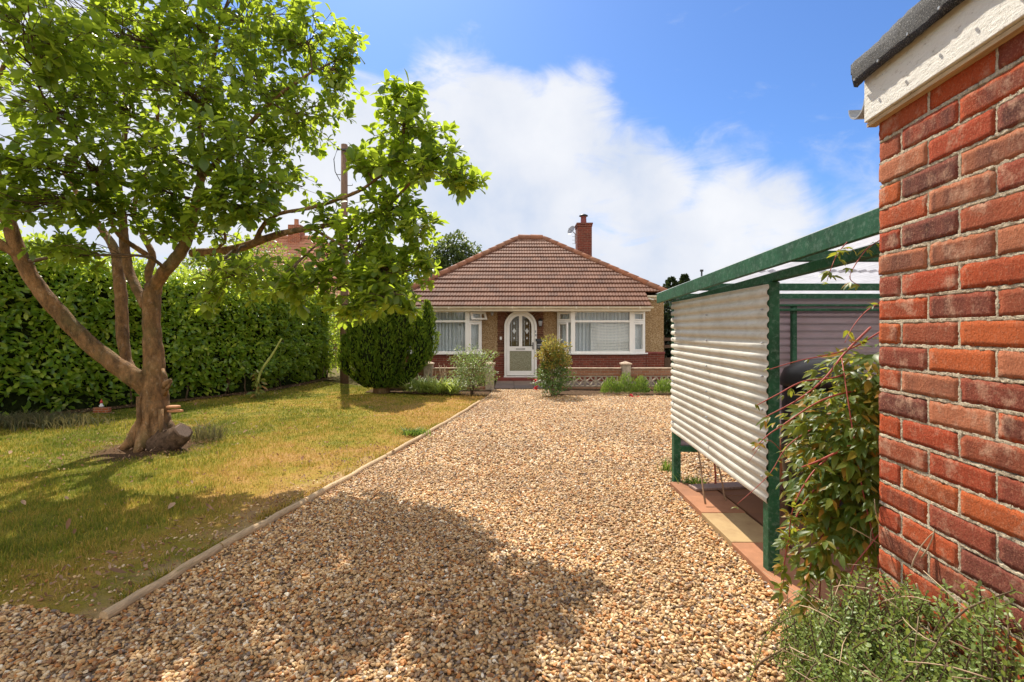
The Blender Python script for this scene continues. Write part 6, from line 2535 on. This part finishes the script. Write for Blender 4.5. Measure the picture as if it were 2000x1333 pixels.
# dark screening bush left of the bungalow
far_tree('garden_tree', 'dark evergreen bush between the hedge end and the bungalow', -4.9, 18.6, 3.0, 1.5,
         [(0, 0, 1.2, .8), (-.5, 0, 2.0, .7), (.3, 0, 2.1, .6), (-.9, 0, 1.2, .7), (.5, 0, .9, .6)], M['laurel'], 2600, .13, .12)

# neighbouring house
NY = 26.0
nx0 = XU(575, NY)
nb = thing('neighbour_house', 'house with orange pantiled hipped roof beyond the hedge', 'house', (nx0, NY, 0))
ON = (nx0, NY, 0)
ROOFV, ROOFF, ROOFR = [], [], []
rz_, ez_ = ZV(464, NY + 3), 3.3
hl = 3.6
tn = (rz_ - ez_) / hl
lnn = math.hypot(hl, rz_ - ez_)
xe0, xe1 = nx0 - 7, nx0 + hl
fy = NY - .2
slope((0, fy, ez_), (1, 0, 0), (0, 1, tn), lambda s: xe0 + hl * s / lnn, lambda s: xe1 - hl * s / lnn, lnn, .27, .21, .03, .03, .05)
slope((xe1, 0, ez_), (0, 1, 0), (-1, 0, tn), lambda s: fy + hl * s / lnn, lambda s: fy + 2 * hl - hl * s / lnn, lnn, .27, .21, .03, .03, .05)
slope((0, fy + 2 * hl, ez_), (-1, 0, 0), (0, -1, tn), lambda s: -(xe1 - hl * s / lnn), lambda s: -(xe0 + hl * s / lnn), lnn, .27, .21, .03, .03, .05)
mb = MB()
mb.v = [tuple(p) for p in ROOFV]
mb.f, mb.r = ROOFF, ROOFR
nr = mb.build('roof', M['pantile'], nb, off=ON)
mb = MB()
ridge_run(mb, (xe1, fy, ez_ + .05), (nx0, fy + hl, rz_ + .05), .13)
ridge_run(mb, (xe1, fy + 2 * hl, ez_ + .05), (nx0, fy + hl, rz_ + .05), .13)
ridge_run(mb, (xe0 + hl, fy + hl, rz_ + .05), (nx0, fy + hl, rz_ + .05), .13)
mb.build('hip_ridge_tiles', M['pantile'], nr, off=ON, smooth=True)
mb = MB()
mb.box(xe0 + .4, xe1 - .4, fy + .4, fy + 2 * hl - .4, -.1, ez_ + .15)
mb.build('wall', M['brick'], nb, off=ON)
mb = MB()
mb.box(nx0 - 1.7, nx0 - 1.0, fy + hl - .35, fy + hl + .35, rz_ - .5, rz_ + .75)
ch = mb.build('chimney', M['gbrick'], nb, off=ON)
mb = MB()
mb.lathe([(.15, rz_ + .75), (.13, rz_ + .8), (.12, rz_ + 1.1), (.14, rz_ + 1.12)], (nx0 - 1.35, fy + hl, 0), 12)
mb.build('chimney_pot', M['pantile'], ch, off=ON, smooth=True)

# fence and shrubs down the right side of the bungalow
Y = 17.4
fx0 = 5.15
fe = thing('wooden_fence', 'brown horizontal railed wooden fence beside the bungalow', 'fence', (fx0 + 1.0, Y, 0))
mb = MB()
for k in range(7):
    x = -.95 + k * .33
    mb.box(x, x + .3, -.02, .02, .02, ZV(700, Y) + .02)
mb.build('board', M['fence'], fe)
mb = MB()
for q in (663, 677):
    mb.box(-1.0, 1.4, -.06, -.022, ZV(q + 3, Y), ZV(q - 3, Y))
mb.build('rail', M['fence'], fe)
mb = MB()
for x in (-.95, 1.3):
    mb.box(x, x + .09, -.02, .08, 0, ZV(655, Y))
mb.build('fence_post', M['fence'], fe)
far_tree('garden_tree', 'dark evergreen bush behind the wooden fence beside the bungalow', 6.35, 18.6, 3.0, 1.2,
         [(0, 0, 1.4, .85), (-.4, 0, 2.1, .7), (.5, 0, 2.2, .8), (-.45, 0, 2.6, .5), (.9, 0, 1.4, .9), (0, 0, .7, .8)], M['darkfir'], 2600, .14, .1)
# loose background planting that closes the view past the buildings
for i, (x, y, h, lab) in enumerate(((-22, 34, 5.0, 'broad green tree beyond the neighbouring house, seen through the magnolia'), (13, 36, 3.4, 'low green tree hidden behind the carport'), (-16, 14, 3.4, 'green tree behind the hedge beyond the sweeping magnolia limb'))):
    far_tree('garden_tree', lab, x, y, h, 2.6, [(0, 0, h * .6, .8), (.7, 0, h * .5, .7), (-.7, 0, h * .55, .7), (0, .3, h * .8, .6)], M['farleaf'], 1400, .3, .2)
